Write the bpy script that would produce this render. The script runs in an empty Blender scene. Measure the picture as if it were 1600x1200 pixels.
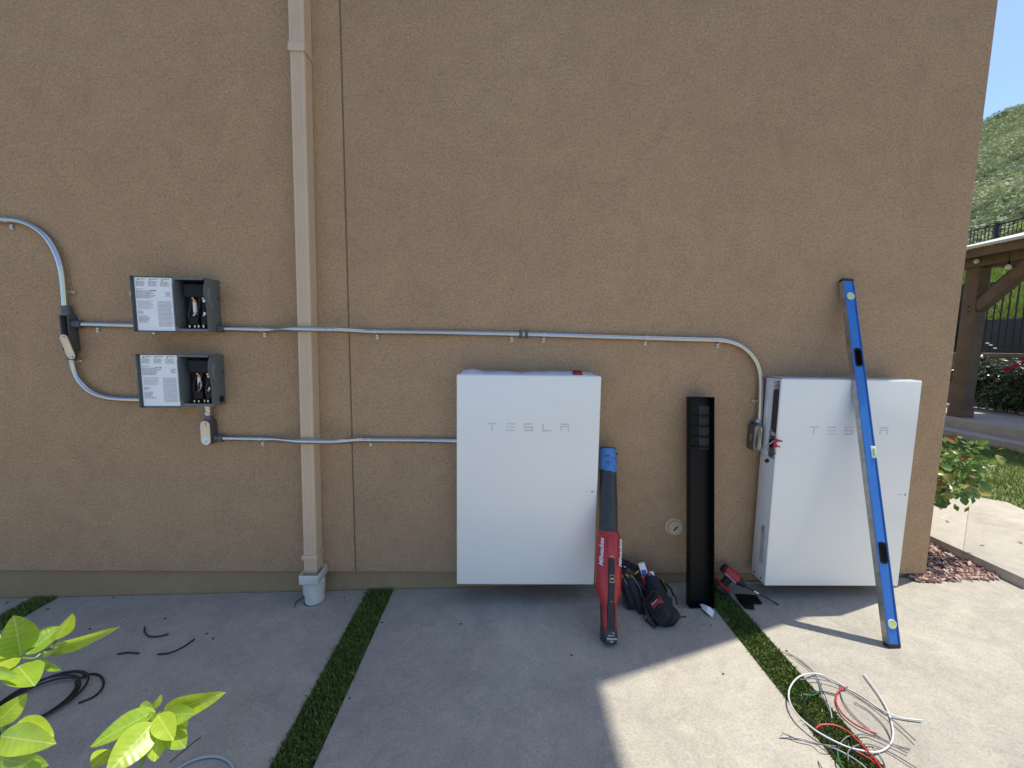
import bpy, bmesh, math, random
from mathutils import Vector, Matrix, Quaternion, noise as mnoise
R = math.radians
random.seed(7)
scene = bpy.context.scene
COL = scene.collection

# ------------------------------------------------------------------ camera
F_PX, PITCH, ROLL, YAW = 622.4, 0.1024, 0.0138, 0.0183      # measured at 1600 x 1200
CAM = Vector((0.0, -2.22, 1.4432))
def cam_axes():
    f = Vector((math.sin(YAW)*math.cos(PITCH), math.cos(YAW)*math.cos(PITCH), -math.sin(PITCH)))
    r = Vector((math.cos(YAW), -math.sin(YAW), 0)); u = r.cross(f)
    c, s = math.cos(ROLL), math.sin(ROLL)
    return c*r + s*u, c*u - s*r, f
AR, AU, AF = cam_axes()
cam_data = bpy.data.cameras.new('camera'); cam_data.sensor_width = 36
cam_data.lens = F_PX/1600*36; cam_data.clip_start = 0.02; cam_data.clip_end = 2000
cam = bpy.data.objects.new('camera', cam_data); COL.objects.link(cam)
m = Matrix((AR, AU, -AF)).transposed().to_4x4(); m.translation = CAM
cam.matrix_world = m
scene.camera = cam
scene.render.resolution_x, scene.render.resolution_y = 1024, 768

# ------------------------------------------------------------------ light
SUN = Vector((0.355, 0.115, 1.0)).normalized()              # towards the sun
world = bpy.data.worlds.new('World'); scene.world = world; world.use_nodes = True
wn = world.node_tree.nodes; wl = world.node_tree.links
bg = wn['Background']; sky = wn.new('ShaderNodeTexSky'); sky.sky_type = 'NISHITA'; sky.sun_disc = False
sky.sun_elevation = math.asin(SUN.z); sky.sun_rotation = math.atan2(SUN.x, SUN.y)
sky.air_density = 0.85; sky.dust_density = 1.0; sky.ozone_density = 4.5; sky.altitude = 300
wl.new(sky.outputs[0], bg.inputs[0]); bg.inputs[1].default_value = 0.13
sd = bpy.data.lights.new('sun', 'SUN'); sd.energy = 2.85; sd.angle = R(0.53); sd.color = (1.0, 0.935, 0.82)
so = bpy.data.objects.new('sun', sd); COL.objects.link(so)
so.rotation_euler = SUN.to_track_quat('Z', 'Y').to_euler(); so.location = (4, 2, 12)
scene.view_settings.view_transform = 'Standard'; scene.view_settings.look = 'None'
scene.view_settings.exposure = 0.95; scene.view_settings.gamma = 1.0; scene.view_settings.use_curve_mapping = False

# ------------------------------------------------------------------ measuring helpers: a sighting on a real plane
GX = 0.02814                                                 # the paving falls to the left by 2.8 %
def ray(px, py): return AF + AR*((px-800)/F_PX) - AU*((py-600)/F_PX)
def W(px, py, Y=0.0):
    d = ray(px, py); return CAM + d*((Y-CAM.y)/d.y)
def G(px, py, h=0.0):
    d = ray(px, py); n = Vector((-GX, 0, 1)); return CAM + d*((h-n.dot(CAM))/n.dot(d))
def gz(x): return GX*x

# ------------------------------------------------------------------ materials
MATS = {}
def nodes_of(name):
    m = bpy.data.materials.new(name); m.use_nodes = True
    nt = m.node_tree; return m, nt, nt.nodes, nt.links, nt.nodes['Principled BSDF']
def ramp(N, L, src, stops):
    r = N.new('ShaderNodeValToRGB'); e = r.color_ramp.elements
    while len(e) < len(stops): e.new(0.5)
    for el, (p, c) in zip(e, stops): el.position = p; el.color = (*c, 1) if len(c) == 3 else c
    L.new(src, r.inputs[0]); return r.outputs[0]
def noise(N, L, scale, detail=4, rough=0.55, vec=None, dist=0.0):
    n = N.new('ShaderNodeTexNoise'); n.inputs['Scale'].default_value = scale
    n.inputs['Detail'].default_value = detail; n.inputs['Roughness'].default_value = rough
    n.inputs['Distortion'].default_value = dist
    if vec is not None: L.new(vec, n.inputs['Vector'])
    return n.outputs[0]
def mixc(N, L, a, b, fac, mode='MIX'):
    m = N.new('ShaderNodeMix'); m.data_type = 'RGBA'; m.blend_type = mode
    for i, v in ((6, a), (7, b)):
        if isinstance(v, tuple): m.inputs[i].default_value = (*v, 1)
        else: L.new(v, m.inputs[i])
    if isinstance(fac, float): m.inputs[0].default_value = fac
    else: L.new(fac, m.inputs[0])
    return m.outputs[2]
def bump(N, L, P, h, strength, dist=0.002, prev=None):
    b = N.new('ShaderNodeBump'); b.inputs['Strength'].default_value = strength; b.inputs['Distance'].default_value = dist
    L.new(h, b.inputs['Height'])
    if prev is not None: L.new(prev, b.inputs['Normal'])
    L.new(b.outputs[0], P.inputs['Normal']); return b.outputs[0]
def coords(N): return N.new('ShaderNodeTexCoord').outputs['Object']

def mat(name, c, rough=0.5, metal=0.0, c2=None, ns=12, bmp=0.0, bs=80, coat=0.0, rvar=0.0, spec=0.5, bd=0.002):
    if name in MATS: return MATS[name]
    m, nt, N, L, P = nodes_of(name); v = coords(N)
    P.inputs['Roughness'].default_value = rough; P.inputs['Metallic'].default_value = metal
    P.inputs['Coat Weight'].default_value = coat; P.inputs['Coat Roughness'].default_value = 0.12
    P.inputs['Specular IOR Level'].default_value = spec
    if c2 is None: c2 = tuple(x*0.86 for x in c)
    n = noise(N, L, ns, 5, 0.6, v)
    col = ramp(N, L, n, [(0.32, c2), (0.68, c)]); L.new(col, P.inputs['Base Color'])
    if rvar:
        r = ramp(N, L, noise(N, L, ns*1.7, 4, 0.6, v), [(0.3, (max(0, rough-rvar),)*3), (0.7, (min(1, rough+rvar),)*3)])
        L.new(r, P.inputs['Roughness'])
    if bmp: bump(N, L, P, noise(N, L, bs, 4, 0.6, v), bmp, bd)
    MATS[name] = m; return m

def make_stucco(name, c, c2, grain=1.0):
    m, nt, N, L, P = nodes_of(name); v = coords(N); P.inputs['Roughness'].default_value = 0.93
    P.inputs['Specular IOR Level'].default_value = 0.15
    base = ramp(N, L, noise(N, L, 1.3, 6, 0.62, v, 0.6), [(0.3, c2), (0.7, c)])
    g1 = noise(N, L, 88, 4, 0.72, v, 0.4); g2 = noise(N, L, 210, 2, 0.6, v)
    base = mixc(N, L, base, ramp(N, L, g1, [(0.34, (0.62,)*3), (0.5, (1.0,)*3), (0.66, (1.20,)*3)]), 0.62*grain, 'MULTIPLY')
    st = ramp(N, L, noise(N, L, 5.5, 5, 0.7, v, 1.0), [(0.40, (1.03, 1.02, 1.01)), (0.72, (0.885, 0.875, 0.87))])
    base = mixc(N, L, base, st, 0.8, 'MULTIPLY')
    L.new(base, P.inputs['Base Color'])
    b = bump(N, L, P, g1, 1.0*grain, 0.014); b = bump(N, L, P, g2, 0.5*grain, 0.004, b)
    bump(N, L, P, noise(N, L, 9, 3, 0.5, v), 0.25, 0.02, b)
    MATS[name] = m
make_stucco('stucco', (0.60, 0.408, 0.244), (0.56, 0.367, 0.226))
make_stucco('stucco_base', (0.35, 0.25, 0.14), (0.30, 0.21, 0.115), 0.35)
def make_concrete(name, c, c2, spk=1.0):
    m, nt, N, L, P = nodes_of(name); v = coords(N); P.inputs['Roughness'].default_value = 0.85
    P.inputs['Specular IOR Level'].default_value = 0.25
    base = ramp(N, L, noise(N, L, 2.1, 6, 0.65, v, 0.8), [(0.28, c2), (0.68, c)])
    blot = ramp(N, L, noise(N, L, 7.0, 6, 0.75, v, 1.5), [(0.35, (0.82, 0.825, 0.84)), (0.62, (1.05, 1.04, 1.0))])
    base = mixc(N, L, base, blot, 0.7, 'MULTIPLY')
    stn = ramp(N, L, noise(N, L, 0.9, 7, 0.7, v, 2.2), [(0.44, (1, 1, 1)), (0.58, (0.87, 0.865, 0.86)), (0.64, (1, 1, 1))])
    base = mixc(N, L, base, stn, 0.8, 'MULTIPLY')
    g = noise(N, L, 130, 3, 0.7, v)
    base = mixc(N, L, base, ramp(N, L, g, [(0.34, (0.70,)*3), (0.5, (1.0,)*3), (0.66, (1.17,)*3)]), 0.62*spk, 'MULTIPLY')
    w = N.new('ShaderNodeTexVoronoi'); w.inputs['Scale'].default_value = 34; L.new(v, w.inputs['Vector'])
    sp = ramp(N, L, w.outputs['Distance'], [(0.03, (0.55, 0.53, 0.5)), (0.09, (1, 1, 1))])
    base = mixc(N, L, base, sp, 0.14, 'MULTIPLY')
    L.new(base, P.inputs['Base Color'])
    b = bump(N, L, P, g, 0.35, 0.003); bump(N, L, P, noise(N, L, 420, 2, 0.5, v), 0.2, 0.001, b)
    MATS[name] = m
make_concrete('concrete', (0.465, 0.43, 0.362), (0.385, 0.362, 0.315))
make_concrete('concrete_path', (0.50, 0.46, 0.38), (0.46, 0.42, 0.35), 0.6)
make_concrete('concrete_path_grey', (0.485, 0.447, 0.37), (0.445, 0.408, 0.342), 0.6)
def make_leaf(name, c, c2, trans=0.35, rough=0.35, ns=3.0, vein=False, vary=False):
    m, nt, N, L, P = nodes_of(name); v = coords(N)
    P.inputs['Roughness'].default_value = rough
    col = ramp(N, L, noise(N, L, ns, 4, 0.6, v), [(0.3, c2), (0.7, c)])
    if vein:
        sx = N.new('ShaderNodeSeparateXYZ'); L.new(v, sx.inputs[0])
        ab = N.new('ShaderNodeMath'); ab.operation = 'ABSOLUTE'; L.new(sx.outputs[1], ab.inputs[0])
        mid = ramp(N, L, ab.outputs[0], [(0.004, (0.8, 0.8, 0.8)), (0.013, (0, 0, 0))])
        # side veins run out from the midrib at a slant
        a = N.new('ShaderNodeMath'); a.operation = 'MULTIPLY_ADD'; L.new(ab.outputs[0], a.inputs[0]); a.inputs[1].default_value = -0.8; L.new(sx.outputs[0], a.inputs[2])
        s = N.new('ShaderNodeMath'); s.operation = 'SINE'; t = N.new('ShaderNodeMath'); t.operation = 'MULTIPLY'
        L.new(a.outputs[0], t.inputs[0]); t.inputs[1].default_value = 52; L.new(t.outputs[0], s.inputs[0])
        sv = ramp(N, L, s.outputs[0], [(0.80, (0, 0, 0)), (1.0, (0.22, 0.22, 0.22))])
        col = mixc(N, L, col, (0.60, 0.72, 0.16), sv); col = mixc(N, L, col, (0.62, 0.72, 0.22), mid)
        bump(N, L, P, s.outputs[0], 0.05, 0.02)
    oi = N.new('ShaderNodeObjectInfo'); vr = ramp(N, L, oi.outputs['Random'], [(0.0, (0.62, 0.74, 0.8)), (0.55, (1, 1, 1)), (1.0, (1.22, 1.1, 0.9))])
    if vary: col = mixc(N, L, col, vr, 1.0, 'MULTIPLY')
    L.new(col, P.inputs['Base Color'])
    tr = N.new('ShaderNodeBsdfTranslucent'); L.new(col, tr.inputs[0])
    mx = N.new('ShaderNodeMixShader'); mx.inputs[0].default_value = trans
    L.new(P.outputs[0], mx.inputs[1]); L.new(tr.outputs[0], mx.inputs[2])
    L.new(mx.outputs[0], N['Material Output'].inputs[0])
    MATS[name] = m
make_leaf('citrus_leaf', (0.44, 0.60, 0.06), (0.31, 0.48, 0.04), 0.45, 0.3, 2.5, True, True)
make_leaf('rose_leaf', (0.20, 0.31, 0.075), (0.10, 0.19, 0.045), 0.3, 0.3, vary=True)
make_leaf('rose_leaf_young', (0.42, 0.44, 0.10), (0.33, 0.28, 0.07), 0.35, 0.35, vary=True)
make_leaf('rose_leaf_red', (0.30, 0.13, 0.06), (0.22, 0.09, 0.05), 0.3, 0.35)
make_leaf('dark_rose_leaf', (0.065, 0.11, 0.045), (0.035, 0.065, 0.025), 0.1, 0.24)
make_leaf('petal_red', (0.55, 0.03, 0.07), (0.42, 0.015, 0.04), 0.25, 0.5)
make_leaf('glint_white', (0.8, 0.78, 0.74), (0.7, 0.68, 0.62), 0.25, 0.5)
make_leaf('turf', (0.17, 0.27, 0.045), (0.05, 0.10, 0.02), 0.12, 0.42, 60)
make_leaf('turf_tan', (0.28, 0.29, 0.09), (0.20, 0.20, 0.06), 0.12, 0.5, 60)
make_leaf('lawn', (0.16, 0.25, 0.05), (0.09, 0.17, 0.03), 0.3, 0.5, 6)
make_leaf('slope_grass', (0.30, 0.37, 0.06), (0.17, 0.26, 0.04), 0.3, 0.6, 1.5)
make_leaf('shrub_yellow', (0.42, 0.46, 0.09), (0.26, 0.33, 0.06), 0.3, 0.5, 1.5)
make_leaf('sage', (0.42, 0.46, 0.23), (0.17, 0.22, 0.105), 0.2, 0.8, 0.10)
mat('white_enamel', (0.90, 0.865, 0.785), 0.27, c2=(0.89, 0.855, 0.775), ns=2, coat=0.25)
mat('white_side', (0.78, 0.765, 0.73), 0.4, c2=(0.72, 0.71, 0.68), ns=9)
mat('film', (0.72, 0.78, 0.86), 0.18, c2=(0.66, 0.72, 0.82), ns=14, coat=0.3)
mat('red_tag', (0.35, 0.015, 0.025), 0.4)
mat('letter_grey', (0.68, 0.66, 0.62), 0.35)
mat('mark_pink', (0.55, 0.38, 0.38), 0.5)
mat('galvanised', (0.55, 0.54, 0.52), 0.25, 1.0, c2=(0.52, 0.515, 0.50), ns=6, rvar=0.04)
mat('cast_grey', (0.145, 0.15, 0.155), 0.5, 0.4, c2=(0.10, 0.105, 0.11), ns=40, bmp=0.2, bs=160)
mat('bright_steel', (0.62, 0.60, 0.55), 0.32, 1.0, c2=(0.58, 0.55, 0.50), ns=12, rvar=0.05, bmp=0.05, bs=60)
mat('box_grey', (0.155, 0.175, 0.178), 0.42, 0.0, c2=(0.13, 0.15, 0.155), ns=7, bmp=0.05, bs=260)
mat('paper', (0.90, 0.90, 0.90), 0.55, c2=(0.87, 0.87, 0.87), ns=8)
mat('print', (0.24, 0.24, 0.27), 0.6)
mat('print_black', (0.03, 0.03, 0.035), 0.6)
mat('print_soft', (0.50, 0.50, 0.54), 0.6)
mat('bakelite', (0.006, 0.006, 0.0065), 0.5, spec=0.3)
mat('copper', (0.62, 0.30, 0.16), 0.3, 1.0)
mat('red_wire', (0.50, 0.025, 0.03), 0.35)
mat('dark_red_wire', (0.10, 0.008, 0.008), 0.45)
mat('black_wire', (0.014, 0.014, 0.015), 0.4)
mat('white_wire', (0.66, 0.66, 0.64), 0.35)
mat('grey_wire', (0.17, 0.175, 0.19), 0.35)
mat('pale_wire', (0.42, 0.43, 0.44), 0.35)
mat('green_wire', (0.02, 0.17, 0.075), 0.35)
mat('brown_wire', (0.11, 0.035, 0.03), 0.5)
mat('downspout', (0.66, 0.50, 0.345), 0.42, c2=(0.61, 0.46, 0.315), ns=6, rvar=0.06)
mat('pvc', (0.66, 0.64, 0.60), 0.38, c2=(0.50, 0.47, 0.42), ns=15)
mat('sealant_dirt', (0.10, 0.085, 0.07), 0.9, bmp=0.4)
mat('beige_cap', (0.62, 0.49, 0.33), 0.5, c2=(0.56, 0.44, 0.29))
mat('black_slot', (0.008, 0.008, 0.008), 0.7)
mat('black_plastic', (0.0035, 0.004, 0.0045), 0.42, c2=(0.003, 0.003, 0.0035), ns=5, spec=0.22)
mat('slot_shade', (0.055, 0.05, 0.042), 0.8, c2=(0.03, 0.028, 0.024), ns=90)
mat('black_rubber', (0.014, 0.014, 0.015), 0.6, c2=(0.022, 0.021, 0.02), ns=18, bmp=0.12, bs=90)
mat('worn_black', (0.020, 0.020, 0.021), 0.42, c2=(0.045, 0.044, 0.042), ns=14, rvar=0.14, bmp=0.05)
mat('tool_red', (0.47, 0.028, 0.030), 0.36, c2=(0.39, 0.022, 0.025), ns=9, rvar=0.08)
mat('tool_white', (0.75, 0.74, 0.73), 0.5)
mat('tape_blue', (0.085, 0.235, 0.54), 0.6, c2=(0.06, 0.17, 0.42), ns=30, bmp=0.4, bs=60)
mat('nylon', (0.010, 0.0105, 0.012), 0.78, c2=(0.020, 0.020, 0.022), ns=30, bmp=0.5, bs=300)
mat('nylon_edge', (0.028, 0.028, 0.031), 0.7, bmp=0.4, bs=240)
mat('tester_blue', (0.035, 0.13, 0.42), 0.4)
mat('steel_dark', (0.16, 0.15, 0.14), 0.35, 1.0)
mat('brass', (0.50, 0.34, 0.14), 0.35, 1.0)
mat('level_blue', (0.012, 0.165, 0.55), 0.33, c2=(0.010, 0.145, 0.48), ns=10, rvar=0.1, coat=0.2)
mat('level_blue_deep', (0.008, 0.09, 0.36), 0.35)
mat('level_edge', (0.55, 0.54, 0.50), 0.42, 0.85, c2=(0.36, 0.35, 0.33), ns=22, rvar=0.12)
mat('vial', (0.62, 0.78, 0.18), 0.15, c2=(0.55, 0.70, 0.14))
mat('vial_ring', (0.72, 0.76, 0.76), 0.35)
mat('bark', (0.30, 0.165, 0.13), 0.85, c2=(0.17, 0.09, 0.07), ns=9, bmp=0.4)
mat('bark_pale', (0.58, 0.45, 0.37), 0.85, c2=(0.42, 0.29, 0.23), ns=9, bmp=0.4)
mat('soil', (0.085, 0.06, 0.042), 0.95, c2=(0.05, 0.035, 0.025), ns=6, bmp=0.6, bs=40, bd=0.01)
mat('wood', (0.175, 0.125, 0.085), 0.75, c2=(0.115, 0.082, 0.056), ns=5, bmp=0.3, bs=24)
mat('roof_white', (0.62, 0.60, 0.56), 0.5, c2=(0.52, 0.50, 0.47), ns=4)
mat('iron', (0.010, 0.010, 0.011), 0.45)
mat('block', (0.235, 0.17, 0.115), 0.9, c2=(0.17, 0.125, 0.085), ns=5, bmp=0.4, bs=40, bd=0.006)
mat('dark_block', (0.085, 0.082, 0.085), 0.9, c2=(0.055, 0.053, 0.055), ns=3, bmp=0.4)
mat('stem_green', (0.16, 0.24, 0.05), 0.5)
mat('stem_brown', (0.13, 0.085, 0.05), 0.8)
mat('roof_tile', (0.30, 0.17, 0.11), 0.85)
mat('trim', (0.26, 0.19, 0.125), 0.7)
mat('bulb_glass', (0.72, 0.72, 0.68), 0.15, coat=0.4)
mat('dry_leaf', (0.20, 0.10, 0.05), 0.8)
mat('debris', (0.025, 0.022, 0.02), 0.8)
mat('earth', (0.20, 0.165, 0.115), 0.95, c2=(0.13, 0.125, 0.07), ns=0.4)
mat('hill_ground', (0.45, 0.44, 0.18), 0.95, c2=(0.30, 0.32, 0.13), ns=0.09)
mat('slope_soil', (0.19, 0.20, 0.06), 0.95, c2=(0.11, 0.14, 0.04), ns=0.8)

# ------------------------------------------------------------------ object helpers
WM = {}
def tag(o, label=None, cat=None, group=None, kind=None):
    for k, v in (('label', label), ('category', cat), ('group', group), ('kind', kind)):
        if v: o[k] = v
    return o
def thing(name, label, cat, loc=(0, 0, 0), frame=None, group=None):
    o = bpy.data.objects.new(name, None); o.empty_display_size = 0.05; COL.objects.link(o)
    mtx = frame.copy() if frame is not None else Matrix.Translation(Vector(loc))
    o.matrix_basis = mtx; WM[o.name] = mtx
    return tag(o, label, cat, group)
def axes(origin, z, y):
    """frame with local Z along z and local Y close to y"""
    z = Vector(z).normalized(); x = Vector(y).cross(z).normalized(); y = z.cross(x)
    mm = Matrix((x, y, z)).transposed().to_4x4(); mm.translation = Vector(origin); return mm
def wm(o): return WM.get(o.name, Matrix.Identity(4))
def link(name, mesh, parent=None, mtx=None):
    """link mesh whose world frame is mtx"""
    o = bpy.data.objects.new(name, mesh); COL.objects.link(o)
    mtx = mtx if mtx is not None else Matrix.Identity(4)
    if parent is not None: o.parent = parent; o.matrix_basis = wm(parent).inverted() @ mtx
    else: o.matrix_basis = mtx
    WM[o.name] = mtx; return o

class MB:
    """collects geometry for ONE mesh; frame = the space the coordinates are given in"""
    def __init__(s, frame=None): s.v = []; s.f = []; s.mi = []; s.fr = frame; s.cur = 0
    def add(s, vs, fs):
        n = len(s.v); s.v += [Vector(p) for p in vs]
        for f in fs: s.f.append([i+n for i in f]); s.mi.append(s.cur)
        return s
    def box(s, a, b, rot=None, about=None):
        x0, y0, z0 = (min(p, q) for p, q in zip(a, b)); x1, y1, z1 = (max(p, q) for p, q in zip(a, b))
        vs = [Vector(p) for p in ((x0,y0,z0),(x1,y0,z0),(x1,y1,z0),(x0,y1,z0),(x0,y0,z1),(x1,y0,z1),(x1,y1,z1),(x0,y1,z1))]
        if rot is not None:
            c = Vector(about) if about is not None else (vs[0]+vs[6])/2
            vs = [c + rot @ (p-c) for p in vs]
        return s.add(vs, [(3,2,1,0),(4,5,6,7),(0,1,5,4),(1,2,6,5),(2,3,7,6),(3,0,4,7)])
    def cyl(s, p0, p1, r0, r1=None, n=16, caps=True):
        p0, p1 = Vector(p0), Vector(p1); r1 = r0 if r1 is None else r1
        d = (p1-p0).normalized(); a = d.orthogonal().normalized(); b = d.cross(a)
        vs = []
        for p, r in ((p0, r0), (p1, r1)):
            for i in range(n):
                t = 2*math.pi*i/n; vs.append(p + a*(r*math.cos(t)) + b*(r*math.sin(t)))
        fs = [(i, (i+1) % n, n+(i+1) % n, n+i) for i in range(n)]
        if caps: fs += [tuple(range(n-1, -1, -1)), tuple(range(n, 2*n))]
        return s.add(vs, fs)
    def lathe(s, base, axis, prof, n=24):
        """prof: (distance along axis, radius)"""
        base = Vector(base); d = Vector(axis).normalized(); a = d.orthogonal().normalized(); b = d.cross(a)
        vs = []; k = len(prof)
        for t, r in prof:
            for i in range(n):
                q = 2*math.pi*i/n; vs.append(base + d*t + a*(r*math.cos(q)) + b*(r*math.sin(q)))
        fs = [(j*n+i, j*n+(i+1) % n, (j+1)*n+(i+1) % n, (j+1)*n+i) for j in range(k-1) for i in range(n)]
        fs += [tuple(range(n-1, -1, -1)), tuple(range((k-1)*n, k*n))]
        return s.add(vs, fs)
    def tube(s, pts, r, n=10, caps=True):
        pts = [Vector(p) for p in pts]; k = len(pts)
        rs = r if isinstance(r, (list, tuple)) else [r]*k
        tans = [(pts[min(i+1, k-1)]-pts[max(i-1, 0)]).normalized() for i in range(k)]
        a = tans[0].orthogonal().normalized(); vs = []
        for i in range(k):
            if i: a = (tans[i-1].rotation_difference(tans[i]) @ a).normalized()
            b = tans[i].cross(a)
            for j in range(n):
                t = 2*math.pi*j/n; vs.append(pts[i] + (a*math.cos(t) + b*math.sin(t))*rs[i])
        fs = [(i*n+j, i*n+(j+1) % n, (i+1)*n+(j+1) % n, (i+1)*n+j) for i in range(k-1) for j in range(n)]
        if caps: fs += [tuple(range(n-1, -1, -1)), tuple(range((k-1)*n, k*n))]
        return s.add(vs, fs)
    def prism(s, poly, d):
        """planar polygon of 3-D points swept by vector d"""
        poly = [Vector(p) for p in poly]; d = Vector(d); n = len(poly)
        fs = [tuple(range(n-1, -1, -1)), tuple(range(n, 2*n))] + [(i, (i+1) % n, n+(i+1) % n, n+i) for i in range(n)]
        return s.add(poly + [p+d for p in poly], fs)
    def loft(s, secs, caps=True):
        n = len(secs[0]); vs = [p for q in secs for p in q]
        fs = [(i*n+j, i*n+(j+1) % n, (i+1)*n+(j+1) % n, (i+1)*n+j) for i in range(len(secs)-1) for j in range(n)]
        if caps: fs += [tuple(range(n-1, -1, -1)), tuple(range((len(secs)-1)*n, len(secs)*n))]
        return s.add(vs, fs)
    def quad(s, a, b, c, d): return s.add([a, b, c, d], [(0, 1, 2, 3)])
    def build(s, name, mats, parent=None, bev=0.0, seg=2, smooth=True, angle=35, fixn=True, local=False):
        mats = mats if isinstance(mats, (list, tuple)) else [mats]
        vs = s.v
        if s.fr is not None: vs = [s.fr @ p for p in vs]
        if parent is not None: inv = wm(parent).inverted(); vs = [inv @ p for p in vs]
        me = bpy.data.meshes.new(name); me.from_pydata([tuple(p) for p in vs], [], s.f)
        for q in mats: me.materials.append(MATS[q])
        me.polygons.foreach_set('material_index', s.mi)
        if fixn or bev:
            bm = bmesh.new(); bm.from_mesh(me)
            if fixn: bmesh.ops.recalc_face_normals(bm, faces=bm.faces)
            if bev:
                es = [e for e in bm.edges if len(e.link_faces) == 2 and e.calc_face_angle(0) > R(30)]
                bmesh.ops.bevel(bm, geom=es, offset=bev, segments=seg, profile=0.5, affect='EDGES', clamp_overlap=True)
            bm.to_mesh(me); bm.free()
        if smooth:
            me.polygons.foreach_set('use_smooth', [True]*len(me.polygons)); me.set_sharp_from_angle(angle=R(angle))
        me.update()
        o = bpy.data.objects.new(name, me); COL.objects.link(o)
        if parent is not None: o.parent = parent; WM[o.name] = wm(parent)
        return o

def smooth_path(pts, sub=8):
    pts = [Vector(p) for p in pts]; out = []
    for i in range(len(pts)-1):
        p0 = pts[max(i-1, 0)]; p1 = pts[i]; p2 = pts[i+1]; p3 = pts[min(i+2, len(pts)-1)]
        for k in range(sub):
            t = k/sub; t2 = t*t; t3 = t2*t
            out.append(0.5*((2*p1) + (p2-p0)*t + (2*p0-5*p1+4*p2-p3)*t2 + (3*p1-p0-3*p2+p3)*t3))
    out.append(pts[-1]); return out
def text_mesh(s, size, shear=0.0, bold=0.0, depth=0.0004):
    c = bpy.data.curves.new('lettering', 'FONT'); c.body = s; c.size = size; c.shear = shear; c.offset = bold
    c.align_x = 'CENTER'; c.align_y = 'CENTER'; c.extrude = depth; c.resolution_u = 3
    o = bpy.data.objects.new('lettering', c); COL.objects.link(o)
    bpy.context.view_layer.update()
    me = bpy.data.meshes.new_from_object(o.evaluated_get(bpy.context.evaluated_depsgraph_get()))
    bpy.data.objects.remove(o); bpy.data.curves.remove(c); return me
def lettering(name, s, size, mtx, material, parent, **k):
    me = text_mesh(s, size, **k); me.materials.clear(); me.materials.append(MATS[material])
    return link(name, me, parent, mtx)
def facing(origin, xdir, normal):
    x = Vector(xdir).normalized(); z = Vector(normal).normalized(); y = z.cross(x).normalized(); x = y.cross(z)
    mm = Matrix((x, y, z)).transposed().to_4x4(); mm.translation = Vector(origin); return mm
def rrect(cx, cy, w, h, r, n=5):
    out = []
    for sx, sy, a0 in ((1, 1, 0), (-1, 1, 90), (-1, -1, 180), (1, -1, 270)):
        for i in range(n):
            t = R(a0 + 90*i/(n-1)); out.append((cx + sx*(w/2-r) + r*math.cos(t), cy + sy*(h/2-r) + r*math.sin(t)))
    return out

# ================================================================== THE SETTING
b = MB(); b.quad((-500, -500, -0.32), (500, -500, -0.32), (500, 500, -0.32), (-500, 500, -0.32))
tag(b.build('ground', 'earth', smooth=False), kind='structure')

STRIPS = [(-4.68, -4.54), (-2.745, -2.60), (-0.795, -0.645), (1.15, 1.295), (3.09, 3.235)]
def slab(x0, x1, y0, y1, name='concrete_slab', m='concrete', dz=0.0, th=0.12):
    b = MB(); nx = 2
    pts = [(x0, y0), (x1, y0), (x1, y1), (x0, y1)]
    top = [Vector((x, y, gz(x)+dz)) for x, y in pts]
    b.prism([p-Vector((0, 0, th)) for p in top], (0, 0, th))
    return tag(b.build(name, m, bev=0.006, seg=2), kind='structure')
xs = [-8.0] + [v for s_ in STRIPS for v in s_] + [5.4]
for i in range(0, len(xs), 2):
    yb = 0.02 if xs[i+1] < 3 or i < 8 else -0.035
    if i == 8: yb = 0.02
    if xs[i] > 1.2 and xs[i] < 2:         # slab beside the house corner stops at the bark bed
        slab(xs[i], 2.53, -0.014, yb); slab(xs[i], xs[i+1], -6.0, -0.018)
    elif xs[i] > 3: slab(xs[i], xs[i+1], -6.0, -0.14)
    else: slab(xs[i], xs[i+1], -6.0, yb)

def turf(x0, x1, y0, y1, dens, label, seed, hmin=0.016, hmax=0.033):
    rnd = random.Random(seed); b = MB()
    vs = []; fs = []; mi = []
    def z(x): return gz(x)-0.012
    vs += [(x0, y0, z(x0)), (x1, y0, z(x1)), (x1, y1, z(x1)), (x0, y1, z(x0))]; fs.append((0, 1, 2, 3)); mi.append(1)
    n = int((x1-x0)*(y1-y0)*dens)
    for k in range(n):
        y = y0 + (y1-y0)*rnd.random(); x = x0 - 0.001 + (x1-x0+0.002)*rnd.random()
        h = rnd.uniform(hmin, hmax); a = rnd.uniform(0, 6.283); w = rnd.uniform(0.0011, 0.0021)
        lean = rnd.gauss(0, 0.6); la = rnd.uniform(0, 6.283)
        dx, dy = math.cos(a)*w, math.sin(a)*w; lx, ly = math.cos(la)*h*lean*0.8 - 0.004, math.sin(la)*h*lean*0.8 - 0.003
        zb = z(x); i = len(vs)
        vs += [(x-dx, y-dy, zb), (x+dx, y+dy, zb), (x+dx*0.9+lx*0.4, y+dy*0.9+ly*0.4, zb+h*0.6), (x-dx*0.9+lx*0.4, y-dy*0.9+ly*0.4, zb+h*0.6), (x+lx, y+ly, zb+h*(1-0.25*abs(lean)))]
        fs += [(i, i+1, i+2, i+3), (i+3, i+2, i+4)]; mi += [2, 2] if rnd.random() < 0.10 else [0, 0]
    b.v = [Vector(p) for p in vs]; b.f = fs; b.mi = mi
    o = b.build('artificial_turf', ['turf', 'soil', 'turf_tan'], fixn=False, smooth=False)
    return tag(o, label, 'turf', 'turf strips between the slabs', 'stuff')
turf(*STRIPS[1], -1.5, 0.02, 42000, 'dark strip of turf at the left edge below the wall', 1)
turf(*STRIPS[2], -1.9, 0.02, 46000, 'dark shaded turf strip beside the white drain pipe', 2)
turf(*STRIPS[3], -1.9, 0.02, 46000, 'green turf strip under the loose wires, half in sun', 3)
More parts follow.
